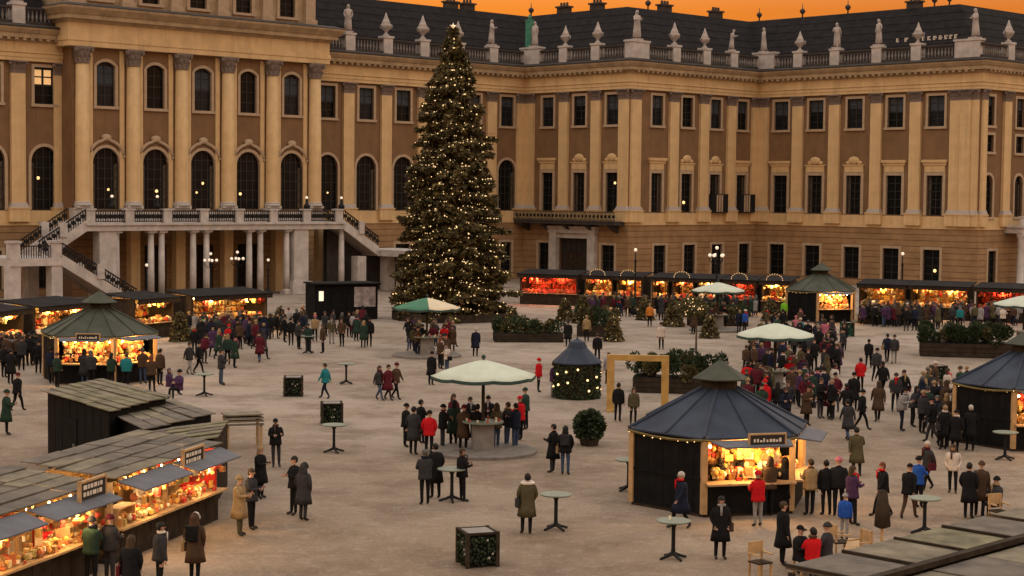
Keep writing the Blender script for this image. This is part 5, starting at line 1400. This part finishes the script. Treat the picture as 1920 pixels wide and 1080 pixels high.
# black container with poster and lit sign
ca, cb = Vector((*PX(590, 131), 0)), Vector((*PX(708, 133), 0)); d = cb-ca; crz = math.atan2(d.y, d.x); CL = d.length
ct = empty('black_container', ca, crz); tag(ct, 'black box-shaped booth with grey poster and small lit sign beside the tree', 'booth')
link('body', MB().box(0, CL, 0, 2.6, 0, 2.75).mesh('body', black_wood), ct)
link('roof', MB().box(-.15, CL+.15, -.4, 2.75, 2.752, 2.86).mesh('roof', black_wood), ct)
for k in range(4): link('panel', MB().box(CL*k/4+.04, CL*(k+1)/4-.04, -.03, -.002, .1, 2.65).mesh('panel', black_wood), ct)
link('poster', MB().box(CL*.62, CL*.96, -.05, -.032, 1.0, 2.55).mesh('poster', mat('blurred_grey_poster', (.34,.30,.30), .6, .7, 1.4, stain=.8, sscale=1.0)), ct)
link('lit_sign', MB().box(CL*.06, CL*.13, -.09, -.033, 1.5, 2.25).mesh('lit_sign', glow('pale_sign_glow', (1.0,.92,.66), .6)), ct)

# ---------------------------------------------------------------- near stalls at the lower left: plank roofs seen from above
def quad_roof(o, P, z, nm, n, mats_, th=.06, seed=1, over=.0):
    """courses of boards laid from P[0]-P[1] (front) to P[3]-P[2] (back); every board its own piece"""
    rr = random.Random(seed); zs = z if hasattr(z, '__len__') else [z]*4
    A, B, C_, D = [Vector((p[0], p[1], zz)) for p, zz in zip(P, zs)]
    for i in range(n):
        t0, t1 = i/n, (i+1.18)/n
        t1 = min(t1, 1.0)
        k = max(1, int((B-A).length/1.5)); cuts = [0.0]+sorted([(j+rr.uniform(-.25,.25))/k for j in range(1, k)])+[1.0]
        for u0, u1 in zip(cuts, cuts[1:]):
            def pt(u, t, lift): q = A.lerp(B, u).lerp(D.lerp(C_, u), t); q.z += lift; return q
            u0_, u1_ = u0+.004, u1-.004; jz = rr.uniform(-.015, .02); j2 = rr.uniform(-.015,.02)
            vs = [pt(u0_,t0,.05+jz), pt(u1_,t0,.05+j2), pt(u1_,t1,.01+j2), pt(u0_,t1,.01+jz)]
            vs += [v-Vector((0,0,.035)) for v in vs]
            link(nm, MB().add([tuple(v) for v in vs], [(0,1,2,3),(7,6,5,4),(0,4,5,1),(1,5,6,2),(2,6,7,3),(3,7,4,0)]).mesh(nm, rr.choice(mats_)), o)
def poly_walls(o, P, z0, zs, faces, material, inset=.12, boards=True):
    c = sum((Vector((p[0], p[1])) for p in P), Vector((0,0)))/4
    Q = [Vector((p[0], p[1])).lerp(c, inset/ (Vector((p[0], p[1]))-c).length) for p in P]
    for i in faces:
        a, b = Q[i], Q[(i+1) % 4]; L_ = (b-a).length; rz = math.atan2(b.y-a.y, b.x-a.x)
        n = max(1, int(L_/.34)) if boards else 1
        za, zb = zs[i], zs[(i+1) % 4]
        for k in range(n):
            f0, f1 = k/n, (k+1)/n
            m = MB(); x0, x1 = L_*f0+.004, L_*f1-.004; t0, t1 = za+(zb-za)*f0-.05, za+(zb-za)*f1-.05
            y0 = -.02-(k % 2)*.008
            m.add([(x0,y0,z0),(x1,y0,z0),(x1,.03,z0),(x0,.03,z0),(x0,y0,t0),(x1,y0,t1),(x1,.03,t1),(x0,.03,t0)], [(0,3,2,1),(4,5,6,7),(0,1,5,4),(1,2,6,5),(2,3,7,6),(3,0,4,7)])
            link('wall_board', m.mesh('wall_board', material), o, (a.x, a.y, 0), rz)
boardsA = [old_board, board_b, board_c]; boardsB = [board_c, board_c, old_board]
hut1 = empty('market_hut', (0,0,0)); tag(hut1, 'tall black hut with mossy board roof, farthest of the left foreground row', 'hut', 'board-roofed huts at lower left')
q = [(-16.8,60.4),(-13.2,55.7),(-12.0,60.2),(-15.6,64.7)]
quad_roof(hut1, q, [2.75,2.65,2.65,2.75], 'roof_board', 7, [old_board, board_b], seed=3)
poly_walls(hut1, q, 0, [2.75,2.65,2.65,2.75], (0,1,2,3), black_wood, .3)
dv = (Vector((-13.2,55.7))-Vector((-16.8,60.4))).normalized(); hrz = math.atan2(dv.y, dv.x)
for f_, nm in ((.40, 'door'), (.78, 'door')):
    p0 = Vector((-16.8,60.4)).lerp(Vector((-13.2,55.7)), f_)
    dd = link(nm, MB().box(-.55,.55,.12,.17,.06,2.05).box(-.5,.5,.10,.119,.15,.25).mesh(nm, black_wood), hut1, (p0.x, p0.y, 0), hrz)
    link('handle', MB().box(.38,.43,.05,.099,.85,1.2).mesh('handle', grey_drum), dd)
hut2 = empty('market_hut', (0,0,0)); tag(hut2, 'lower black hut with grey board roof, middle of the left foreground row', 'hut', 'board-roofed huts at lower left')
q = [(-13.2,56.6),(-11.7,53.9),(-10.15,58.3),(-12.4,61.8)]
quad_roof(hut2, q, [2.35,2.3,2.3,2.35], 'roof_board', 6, [board_c, old_board], seed=5); poly_walls(hut2, q, 0, [2.35,2.3,2.3,2.35], (0,1,2,3), black_wood, .2)
hut3 = empty('market_hut', (0,0,0)); tag(hut3, 'grey board-roofed hut between black hut and the lit food stall', 'hut', 'board-roofed huts at lower left')
q = [(-11.75,48.9),(-9.15,52.9),(-9.55,57.4),(-11.9,54.4)]
quad_roof(hut3, q, [2.32,2.25,2.2,2.2], 'roof_board', 5, [board_c, board_b, old_board], seed=7); poly_walls(hut3, q, 0, [2.3,2.2,2.2,2.2], (1,2,3), dark_wood, .2)
def near_stall(A, B, label, seed, items):
    """open-fronted stall; A, B front corners (ground), visitors on the right-hand side of A->B"""
    A, B = Vector((*A, 0)), Vector((*B, 0)); d = (B-A); L_ = d.length; dn_ = d/L_; inw = Vector((-dn_.y, dn_.x, 0))
    rz = math.atan2(d.y, d.x); o = empty('market_stall', A, rz); tag(o, label, 'stall', 'open food stalls at lower left')
    D = 2.55
    link('floor', MB().box(0, L_, 0, D, .0, .12).mesh('floor', dark_wood), o)
    for k in range(int(L_/.42)):
        w_ = L_/int(L_/.42); link('front_board', MB().box(k*w_+.005, (k+1)*w_-.005, .0-(k % 2)*.008, .05, .12, .92).mesh('front_board', dark_wood), o)
    link('counter_top', MB().box(0, L_, -.32, .6, .925, .985).mesh('counter_top', light_wood), o)
    link('back_wall', MB().box(0, L_, D-.06, D, .12, 2.25).mesh('back_wall', light_wood), o)
    for x in (.0, L_-.06): link('side_wall', MB().box(x, x+.06, .7, D-.062, .12, 2.2).mesh('side_wall', light_wood), o)
    n = max(2, int(L_/2.4))
    for k in range(n+1):
        x = min(max(L_*k/n, .06), L_-.06); link('post', MB().box(x-.06, x+.06, .05, .17, .12, 2.2).mesh('post', light_wood), o)
    quad_roof(o, [(-.1,-.12),(L_+.1,-.12),(L_+.1,D+.15),(-.1,D+.15)], [2.3,2.3,2.62,2.62], 'roof_board', 5, boardsB, seed=seed)
    for k in range(n):                       # raised grey front flaps
        x0, x1 = L_*k/n+.1, L_*(k+1)/n-.1
        link('flap', MB().add([(x0,-.1,2.24),(x1,-.1,2.24),(x1-.1,-.85,2.02),(x0+.1,-.85,2.02),(x0,-.1,2.2),(x1,-.1,2.2),(x1-.1,-.85,1.98),(x0+.1,-.85,1.98)], [(0,3,2,1),(4,5,6,7),(0,1,5,4),(1,2,6,5),(2,3,7,6),(3,0,4,7)]).mesh('flap', grey_felt), o)
    for z in (1.25, 1.65): link('shelf', MB().box(.1, L_-.1, D-.4, D-.07, z, z+.03).mesh('shelf', light_wood), o)
    g_ = wares(int(L_*12), .15, L_-.15, D-.36, D-.12, 1.35, 1.95, seed, .15); w_ = wares(int(L_*9), .15, L_-.15, .1, .5, 1.85, 2.1, seed+2, .14); g_.add(w_.v, w_.f); g_.m[-len(w_.f):] = w_.m
    w_ = wares(int(L_*26), .1, L_-.1, -.2, .5, 1.02, 1.16, seed+5, .15); g_.add(w_.v, w_.f); g_.m[-len(w_.f):] = w_.m
    w_ = wares(int(L_*7), .3, L_-.3, -.5, -.1, 1.62, 1.92, seed+6, .17); g_.add(w_.v, w_.f); g_.m[-len(w_.f):] = w_.m
    link('wares', g_.mesh('wares', ware_m), o)['kind'] = 'stuff'
    lm = MB()
    for k in range(int(L_*1.0)): lm.ball((L_*(k+.5)/int(L_*1.0), .5, 2.05), .035, 8, 6)
    link('bulbs', lm.mesh('bulbs', bulb), o)['kind'] = 'stuff'
    for k in range(2): point_light('stall_lamp', o, (L_*(k+.5)/2, .6, 2.0), 60, (1.0,.60,.25), .25); point_light('stall_lamp', o, (L_*(k+.5)/2, -.42, 1.9), 150, (1.0,.60,.25), .25)
    # goods on the counter: each a thing of its own
    Mw = Matrix.Translation(A) @ Matrix.Rotation(rz, 4, 'Z')
    for it in items:
        nm, x, y, mm, lab, cat = it[:6]; rr = random.Random(int(x*100)+seed); gm = MB(); c = Mw @ Vector((x, y, .986))
        if nm == 'wicker_basket':
            gm.lathe([(.16,0),(.24,.16),(.25,.17),(.22,.155),(.15,.03)], 12)
        elif nm == 'wooden_crate':
            gm.box(-.26,.26,-.18,-.16,0,.2).box(-.26,.26,.16,.18,0,.2).box(-.26,-.24,-.159,.159,0,.2).box(.24,.26,-.159,.159,0,.2).box(-.238,.238,-.158,.158,.01,.04)
        elif nm == 'price_board':
            gm.box(-.17,.17,-.015,.015,.03,.48).box(-.2,.2,-.05,.05,0,.03)
        elif nm == 'glass_case':
            gm.box(-.5,.5,-.2,.2,0,.06).box(-.5,-.47,-.2,.2,.06,.42).box(.47,.5,-.2,.2,.06,.42).box(-.5,.5,-.2,.2,.42,.46)
        oo = gm.build(nm, mm, None, False, c, rz)
        if nm in ('wicker_basket', 'wooden_crate', 'glass_case'):
            w2 = MB()
            for j in range(12):
                w2.ball((rr.uniform(-.15,.15)*(2.4 if nm == 'glass_case' else 1), rr.uniform(-.1,.1), .16+rr.uniform(-.06,.05)), rr.uniform(.04,.065), 7, 5, (1,1,.8), rr.randrange(4))
            link('filling', w2.mesh('filling', [it[6], it[6], ware_m[1], ware_m[3]]), oo)['kind'] = 'stuff'
        tag(oo, lab, cat)
    return o, L_
near_stall((-12.75,37.2), (-10.75,44.0), 'open food stall with white signs and raised grey flaps at lower left corner', 91, [
    ('price_board', 4.6, .2, paper, 'upright cream price board on corner food stall, nearest the dark post', 'board'), ('price_board', 3.6, .3, paint_w, 'white menu board standing on corner food stall counter', 'board'),
    ('wicker_basket', 5.3, .25, light_wood, 'basket of amber goods at right end of corner food stall', 'basket', ware_m[1]), ('wooden_crate', 2.9, .2, light_wood, 'crate of cream goods on corner food stall counter', 'crate', ware_m[2]),
    ('price_board', 2.2, .25, gold_wood, 'golden board standing on corner food stall, left of white menu board', 'board'), ('glass_case', 6.2, .2, light_wood, 'long display case at right end of corner food stall', 'case', ware_m[8])])
ns2, nl = near_stall((-10.55,44.8), (-8.85,51.2), 'open stall with red striped end panel and glowing counter goods', 92, [
    ('glass_case', .8, .2, light_wood, 'long display case at near end of red-panelled stall', 'case', ware_m[1]), ('wooden_crate', 1.7, .15, light_wood, 'first crate of amber goods on red-panelled stall counter', 'crate', ware_m[1]),
    ('wooden_crate', 2.4, .2, light_wood, 'second crate, of orange goods, on red-panelled stall counter', 'crate', ware_m[8]), ('wicker_basket', 3.1, .2, light_wood, 'basket of yellow goods in middle of red-panelled stall', 'basket', ware_m[2]),
    ('wicker_basket', 5.0, .2, light_wood, 'basket of red goods before the red striped panel', 'basket', ware_m[0]), ('wooden_crate', 5.6, .2, light_wood, 'pale crate at far end of red-panelled stall counter', 'crate', ware_m[2]),
    ('price_board', 3.7, .3, sign_m, 'dark upright board in middle of red-panelled stall', 'board')])
red_m = mat('red_panel_paint', (.55,.025,.02), .5, .12, 4)
rp_o = link('end_panel', MB().box(nl-.2, nl-.12, .0, 1.2, .99, 2.2).mesh('end_panel', red_m), ns2)
rk = MB()
for k in range(5): link('red_shelf', MB().box(nl-1.5, nl-.25, 1.3, 1.8, 1.05+k*.24, 1.09+k*.24).mesh('red_shelf', red_m if k % 2 else paint_w), ns2)
# name boards on the near flaps: blurred white dashes
for (bx, bz, tt) in (((-10.62,42.9), 2.62, 'black name board with blurred white lettering above corner food stall'), ((-9.15,48.7), 2.55, 'small dark name board with pale frame above red-panelled stall')):
    dv = Vector((1.7,6.4)).normalized(); nb = empty('name_board', (bx[0], bx[1], bz-.45), math.atan2(dv.y, dv.x)); tag(nb, tt, 'sign')
    link('board', MB().box(-.62,.62,-.03,.03,0,.42).mesh('board', sign_m), nb)
    link('frame', MB().box(-.68,-.62,-.05,.05,-.3,.5).box(.62,.68,-.05,.05,-.3,.5).box(-.62,.62,-.05,.05,.422,.48).mesh('frame', light_wood), nb)
    lt = MB(); rr = random.Random(9)
    for row in range(2):
        x = -.5
        while x < .48: w_ = rr.uniform(.06,.2); lt.box(x, min(x+w_, .55), -.036, -.031, .07+row*.18, .18+row*.18); x += w_+.05
    link('lettering', lt.mesh('lettering', paint_w), nb)
# small wooden stand with planks beyond the row end
ws = empty('wooden_rack', G(455,838), R(20)); tag(ws, 'pale wooden rack of planks at far end of left foreground row', 'rack')
for k in range(4): link('plank', MB().box(-.75,.75,-.5+k*.05,-.3+k*.3,.9+k*.12,.95+k*.12).mesh('plank', old_board), ws)
for x in (-.65,.65): link('leg', MB().box(x-.05,x+.05,-.4,-.3,0,.95).mesh('leg', light_wood), ws); link('leg', MB().box(x-.05,x+.05,.3,.4,0,1.25).mesh('leg', light_wood), ws)

# ---------------------------------------------------------------- plank roofs and seats at the lower right corner
br = empty('market_hut', (0,0,0)); tag(br, 'flat panelled board roof of a hut filling the lower right corner', 'hut')
# large flat roof panels with battens
Q0, Q1, Q2, Q3 = G(1470,1062,2.2), G(1925,948,2.2), G(1925,1016,2.2), G(1660,1085,2.2)
ux = (Q1-Q0); 
for i in range(5):
    f0, f1 = i/5+.004, (i+1)/5-.004
    a, b = Q0.lerp(Q1, f0), Q0.lerp(Q1, f1); perp = Vector((ux.y, -ux.x, 0)).normalized()*2.05
    P4 = [a, b, b+perp, a+perp]
    m = MB().prism([(p.x, p.y) for p in (P4[3], P4[2], P4[1], P4[0])], 2.14, 2.2+.01*(i % 2)); link('roof_panel', m.mesh('roof_panel', [board_c, old_board, board_b][i % 3]), br)
    link('batten', MB().cbox((a+perp*.5+Vector((0,0,.03)))[:], (.07, 2.0, .06), math.atan2(ux.y, ux.x)).mesh('batten', dark_wood), br)
perp = Vector((ux.y, -ux.x, 0)).normalized()
link('ridge_beam', MB().cbox((Q0.lerp(Q1,.5)+perp*2.15+Vector((0,0,.08)))[:], (ux.length*1.02, .2, .12), math.atan2(ux.y, ux.x)).mesh('ridge_beam', dark_wood), br)
for i in range(5):
    a, b = Q0.lerp(Q1, i/5+.004)+perp*2.28, Q0.lerp(Q1, (i+1)/5-.004)+perp*2.28
    P4 = [a, b, b+perp*2.2, a+perp*2.2]
    link('roof_panel', MB().prism([(p.x, p.y) for p in (P4[3], P4[2], P4[1], P4[0])], 2.1, 2.17+.01*(i % 2)).mesh('roof_panel', [old_board, board_c][i % 2]), br)
for p in (Q0+perp*.2, Q1+perp*.2, Q0+perp*4.2, Q1+perp*4.2): link('post', MB().box(-.07,.07,-.07,.07,0,2.09).mesh('post', dark_wood), br, (p.x, p.y, 0))
link('wall', MB().cbox((Q0.lerp(Q1,.5)+perp*2.4-Vector((0,0,1.15)))[:], (ux.length*.96, 3.4, 2.05), math.atan2(ux.y, ux.x)).mesh('wall', dark_wood), br)
lm = MB()
for k in range(6): q_ = Q0.lerp(Q1, (k+.5)/6)+perp*.15; lm.ball((q_.x, q_.y, 2.05), .035, 7, 5)
link('bulbs', lm.mesh('bulbs', bulb), br)['kind'] = 'stuff'
for f_ in (.06, .42, .8):
    q_ = Q0.lerp(Q1, f_)+perp*-.05; point_light('stall_lamp', br, (q_.x, q_.y, 1.95), 55, (1.0,.52,.18), .2)
# slim post with a dark closed parasol bag
cp = empty('closed_parasol', G(1652,1066)); tag(cp, 'closed dark parasol on a thin wooden pole at lower right', 'parasol')
link('pole', MB().lathe([(.04,0),(.035,2.1)], 8).mesh('pole', light_wood), cp)
link('cover', ring_loft([(2.15,.02,.02,0),(2.1,.12,.12,0),(1.6,.19,.17,0),(1.15,.22,.2,0),(1.1,.1,.1,0)], 12, 0, .08, 4).mesh('cover', dark_wood, True), cp)
def chair(c, rz, label):
    o = empty('wooden_chair', c, rz); tag(o, label, 'chair', 'light wooden chairs at lower right')
    link('seat', MB().box(-.23,.23,-.23,.23,.42,.46).mesh('seat', dark_wood), o)
    link('backrest', MB().box(-.23,.23,.2,.24,.62,.95).mesh('backrest', light_wood), o)
    for sx in (-1,1):
        for sy in (-1,1): link('leg', MB().box(sx*.2-.025,sx*.2+.025,sy*.2-.025,sy*.2+.025,0,.42 if sy < 0 else .95).mesh('leg', light_wood), o)
        link('armrest', MB().box(sx*.24-.03,sx*.24+.03,-.22,.2,.64,.68).mesh('armrest', light_wood), o)
for x, y, a, l in ((1425,1085,30,'wooden chair cut off by lower edge, farthest left of the seats'), (1508,1075,200,'wooden chair occupied by seated person in red coat'), (1575,1045,100,'wooden chair with dark cushion left of the closed parasol'),
                   (1612,1060,-60,'wooden chair right beside the pole of the closed parasol'), (1872,985,20,'wooden chair near lower right roof beside seated person')):
    chair(G(x, y), R(a), l)
bench = empty('wooden_bench', G(1600,1052), R(75)); tag(bench, 'pale wooden bench behind the closed parasol at lower right', 'bench')
link('seat', MB().box(-.8,.8,-.2,.2,.42,.47).mesh('seat', light_wood), bench)
for sx in (-.65,.65): link('leg', MB().box(sx-.05,sx+.05,-.18,.18,0,.42).mesh('leg', light_wood), bench)
# ---------------------------------------------------------------- the visitors: feet positions read off the photograph
cluster('beside the left food stalls', ['518 875 15 h k s c k g 1.0','551 965 -60 h k s s k k 1.04','569 976 150 p g l h k g 1.0','488 934 60 h k l l y k .97','471 992 70 h g s s b k 1.03','449 1004 75 h y l b y o 1.0'], 'visitors beside the left food stalls')
cluster('at the bottom edge', ['366 1090 165 p b l h b k 1.0 fp','170 1098 160 h e s b g k 1.0','205 1092 140 h g p b m g 1.0','245 1140 170 p k l l b k 1.0','300 1110 120 s g s s k k 1.0'], 'visitors at the bottom edge')
cluster('near the standing table', ['610 747 -110 w t s s b n 1.0'], 'visitors crossing the middle of the courtyard')
cluster('walking arm in arm', ['711 750 60 w g s l b d .97','727 750 60 w m l s k g 1.0','741 748 60 w b s b m k 1.03'], 'visitors crossing the middle of the courtyard')
cluster('round the nearest parasol', ['775 852 160 p g l s k k 1.05','804 856 175 p r s b k k 1.0','790 832 120 h k s s k k','829 842 100 h k s b k g','850 838 200 h e l l k k','868 846 180 h b l b m k','893 846 170 p k l s k k 1.05','880 824 30 h k s s k k','930 842 220 h o s l b d','950 838 240 h g p s b d','966 842 230 h n s s k d','985 806 250 s e s b e k','975 826 230 h r s c r k','914 822 10 h k l b k k','848 822 40 h m s l b k','760 838 110 s k s b k k'], 'visitors round the nearest parasol')
cluster('at the shared standing table', ['797 946 200 h g s s g k 1.02','816 934 210 p k l s k k 1.03','867 940 110 h k s s b k 1.0'], 'visitors at the shared standing table')
cluster('beside an empty standing table', ['986 1001 190 p o l s k k 1.02 c'], 'visitors near the foreground kiosk')
cluster('left of foreground kiosk', ['1036 886 -120 h k l s k g 1.0','1060 890 170 p k s l k d 1.0 p'], 'visitors near the foreground kiosk')
cluster('before the foreground kiosk', ['1276 990 -70 w n l s w k 1.0','1346 962 190 p k s s k k 1.0','1350 1048 10 p k l l k k 1.0','1421 987 200 h r s b r l .97','1470 962 180 p k l h k k 1.0','1440 968 190 h b s l b k','1395 955 170 h g s s k k'], 'visitors before the foreground kiosk')
cluster('right of foreground kiosk', ['1518 966 200 h y s s b k 1.02','1549 966 190 s k s s k k 1.0','1572 968 170 l k p b p k','1598 985 110 h q s l b k','1583 1012 150 s u p b l l .78','1655 968 -80 w k s s r k 1.0','1606 892 170 r o l s k k 1.02','1703 972 140 w k s c k b 1.0','1722 952 120 h u s b k k .95','1738 920 -70 r g s s w k 1.0','1786 924 -20 p w s l b k .95','1816 972 150 p k l s k k 1.0','1836 968 160 s b l b b k 1.0','1866 972 -60 i g s b k k 1.0'], 'visitors right of the foreground kiosk')
cluster('by lower right chairs', ['1468 1060 100 s k l s b k 1.0','1500 1078 40 i k s c k k 1.0','1522 1082 200 i r l s k k 1.0','1548 1072 250 i g s b g k 1.0'], 'visitors by the lower right chairs')
rows = []; rr = random.Random(42)
def scatter(n, x0, x1, y0, y1, pal='kkkkgggnnobbemq', facing=None, poses='hhppsslw', spec=()):
    out = []
    for i in range(n):
        for _ in range(30):
            x, y = rr.uniform(x0, x1), rr.uniform(y0, y1)
            q = G(x, y)
            if all((q-G(float(o.split()[0]), float(o.split()[1]))).length > .5 for o in out): break
        f = rr.uniform(0, 360) if facing is None else facing+rr.uniform(-45, 45)
        out.append(f'{x:.0f} {y:.0f} {f:.0f} {rr.choice(poses)} {rr.choice(pal)} {rr.choice("sslp")} {rr.choice("sslbbhc")} {rr.choice("kkbbyg")} {rr.choice("kkkgdn")}')
    return out+list(spec)
cluster('in the dense right crowd', scatter(44, 1388, 1572, 690, 800, spec=['1417 752 170 p m s l b k','1400 748 160 p r s s k k','1480 735 180 h r s b r k','1433 790 200 s r s b r k','1512 770 100 h p s b p k','1563 748 120 p w s s b l']), 'visitors in the dense right crowd')
cluster('between crowd and right planter', ['1612 735 190 p r s s k k 1.0','1600 770 170 w k l b k k','1588 790 190 w k s s k g','1628 690 160 w k s s k k','1642 715 150 w g p b k k','1663 680 180 w n s s k k','1676 682 170 w g s b g l 1.02','1645 790 180 w b l l b k','1678 772 0 p g p b g k 1.04','1692 765 20 w k s s k k','1615 805 90 w k s b k k','1590 825 200 w g l s k d','1690 808 60 l l p b k n','1710 800 80 l g s l k k','1655 745 200 w k s s k k'], 'visitors between crowd and right planter')
cluster('before the right edge kiosk', scatter(14, 1725, 1835, 765, 845, spec=['1752 745 60 s b s b w k','1775 760 100 h w s l b k','1740 800 200 l n p s w k','1818 845 180 p k l s w k 1.04','1790 850 150 p k l b k k','1762 838 100 l g s s k k','1730 770 40 s y s b y k']), 'visitors before the right edge kiosk')
cluster('behind the dense right crowd', scatter(14, 1430, 1585, 620, 690, spec=['1452 628 180 s k s b k k','1468 628 190 s k s s k k','1492 640 160 s p s b p k','1500 645 200 s t s b w k','1545 650 180 h p s l b k','1550 690 180 w k l s k k','1556 668 180 w k s s k k']), 'visitors behind the dense right crowd')
cluster('along the far right stalls', scatter(12, 1610, 1915, 606, 622, facing=180, poses='hhpps', spec=['1800 616 170 s t p b t k 1.0','1470 603 180 s v p b v k 1.0','1880 618 20 h w s s k k','1700 612 160 w b s b w k','1640 612 150 w k s s k k']), 'visitors along the far right stalls')
cluster('along the far middle stalls', scatter(9, 1090, 1420, 590, 608, facing=180, poses='hhppsw', spec=['1240 655 -10 s w s b k k 1.0','1218 612 180 s a s b y k 1.0','1185 594 160 s e s s k k','1165 592 170 s r l b r k','1396 625 60 p u p b w k 1.0','1160 600 100 s m l l b k']), 'visitors along the far middle stalls')
cluster('round the distant parasol', scatter(9, 1290, 1400, 604, 628, pal='kkgnbwb'), 'visitors round the distant parasol')
cluster('below the terrace stalls', scatter(20, 340, 510, 640, 690, facing=170, spec=['386 640 170 s v p s b k 1.0','355 702 60 w g s s b l','372 700 100 w k s b k k','415 720 80 s k s s k g','440 690 100 s e l b k k','430 662 200 h r s b r k']), 'visitors below the terrace stalls')
cluster('left of the black booth', ['533 642 100 h k s s k k','546 648 200 h k p b k k','560 655 60 h g s s k k','578 662 180 h e s b e g','605 662 -90 s b s l b k','590 640 170 h y p b p k','622 645 20 p o s s b l','641 650 -20 p b s b b k','668 640 160 s e l s k k','681 652 170 s e l l y k','692 650 180 s k s b k k','520 635 90 h k s s k k','655 632 40 s k s b k k'], 'visitors left of the black booth')
cluster('round the green parasol', scatter(9, 765, 840, 645, 688, spec=['891 668 180 s n l s w k 1.0','808 722 150 s k l b k k 1.0','838 700 -60 h w s l b d .95','832 660 190 h r s b k k','825 692 120 h b s l r k']), 'visitors round the green parasol')
cluster('queueing at the green-roofed kiosk', scatter(16, 85, 295, 708, 730, facing=185, poses='hhpps', spec=['236 728 180 p t p s b k 1.02','300 722 150 s b s s k k','318 740 100 i q s s g k','335 748 -40 i q s b k k','285 735 170 h b s l r k','415 722 100 h g s s k d']), 'visitors queueing at the green-roofed kiosk')
cluster('at the left picture edge', ['12 815 100 h e l b e k 1.05','32 770 150 w k s b m k 1.0','8 708 160 s k s s k k','40 695 190 h g s b g k','20 720 170 p k l s k k','55 686 160 h k p s k k','72 700 190 p k s b k k','30 684 170 h g s s k k','90 690 180 s k l b n k','12 688 190 s b s s k k','62 678 150 h k s h k k','108 700 170 p g l s k k'], 'visitors at the left picture edge')
cluster('behind the lantern hut', ['1038 745 60 p q s s k l 1.0','1010 735 100 s r s b r k .98','1120 680 180 s k s s b k','1140 720 190 s l s l b k .95','1100 640 170 s y s b y k','1065 650 180 s k l s k k'], 'visitors behind the lantern hut')
cluster('by the photo frame', ['1158 790 160 s k s s k k .98','1187 795 10 s o s l b k .92'], 'visitors by the photo frame')

# vendors behind the counters
for i, (x, y, a, c, l) in enumerate(((-11.9,42.6,75,'r','vendor in bright red jacket behind the corner food stall counter'), (-10.6,48.2,75,'w','vendor in cream jacket behind the red-panelled stall counter'), (7.4,54.2,10,'y','vendor in tan jacket inside the foreground kiosk'))):
    tag(person(Vector((x, y, .12)), R(a), 'hold', c, 'short', 'cap' if i else 'beanie', 'k', 'k', .97), l, 'person', 'stall vendors')

# the far visitors pressed against the stalls: a mass nobody could count
cm = {}
def crowd_add(x, y, face):
    pose = rr.choice(['stand','pocket','hold','walk']); me, hd, lean, ph = BODY[pose]; h = rr.uniform(.94,1.05); c = rr.choice('kkkkkggggnnobbemql'); lg = rr.choice('kkkgdn')
    M = Matrix.Translation(G(x, y)) @ Matrix.Rotation(face, 4, 'Z') @ Matrix.Scale(h, 4)
    for src, mp_, off in ((me, [skin_m, cloth(c), cloth(lg), shoe_m, skin_m], (0,0,0)), (COATS[(pose, rr.choice(['short','long','puffy']))], [cloth(c)], (0,0,0)), (HEADS[rr.choice(['short','long','beanie'])], [hairm(rr.choice('kbbyg')), FUR], hd)):
        Mo = M @ Matrix.Translation(off); k = len(crowd_b.v)
        crowd_b.v.extend(tuple(Mo @ v.co) for v in src.vertices)
        for p in src.polygons:
            m_ = mp_[p.material_index]; cm.setdefault(m_.name, (len(cm), m_))
            crowd_b.f.append([i+k for i in p.vertices]); crowd_b.m.append(cm[m_.name][0])
crowd_b = MB()
for n_, x0, x1, y0, y1 in ((50, 1085, 1420, 586, 596), (60, 1605, 1925, 601, 613), (28, 335, 515, 628, 646), (14, 0, 80, 676, 690), (34, 1395, 1585, 640, 705), (12, 1735, 1830, 745, 790), (16, 525, 700, 618, 634), (10, 765, 850, 640, 662)):
    for i in range(n_): crowd_add(rr.uniform(x0, x1), rr.uniform(y0, y1), R(180+rr.uniform(-60, 60)))
cw = crowd_b.build('crowd', [q[1] for q in sorted(cm.values(), key=lambda q: q[0])], None, True)
tag(cw, 'distant mass of visitors pressed against the far lit stalls', 'crowd', None, 'stuff')
print('PEOPLE', len(PEOPLE))
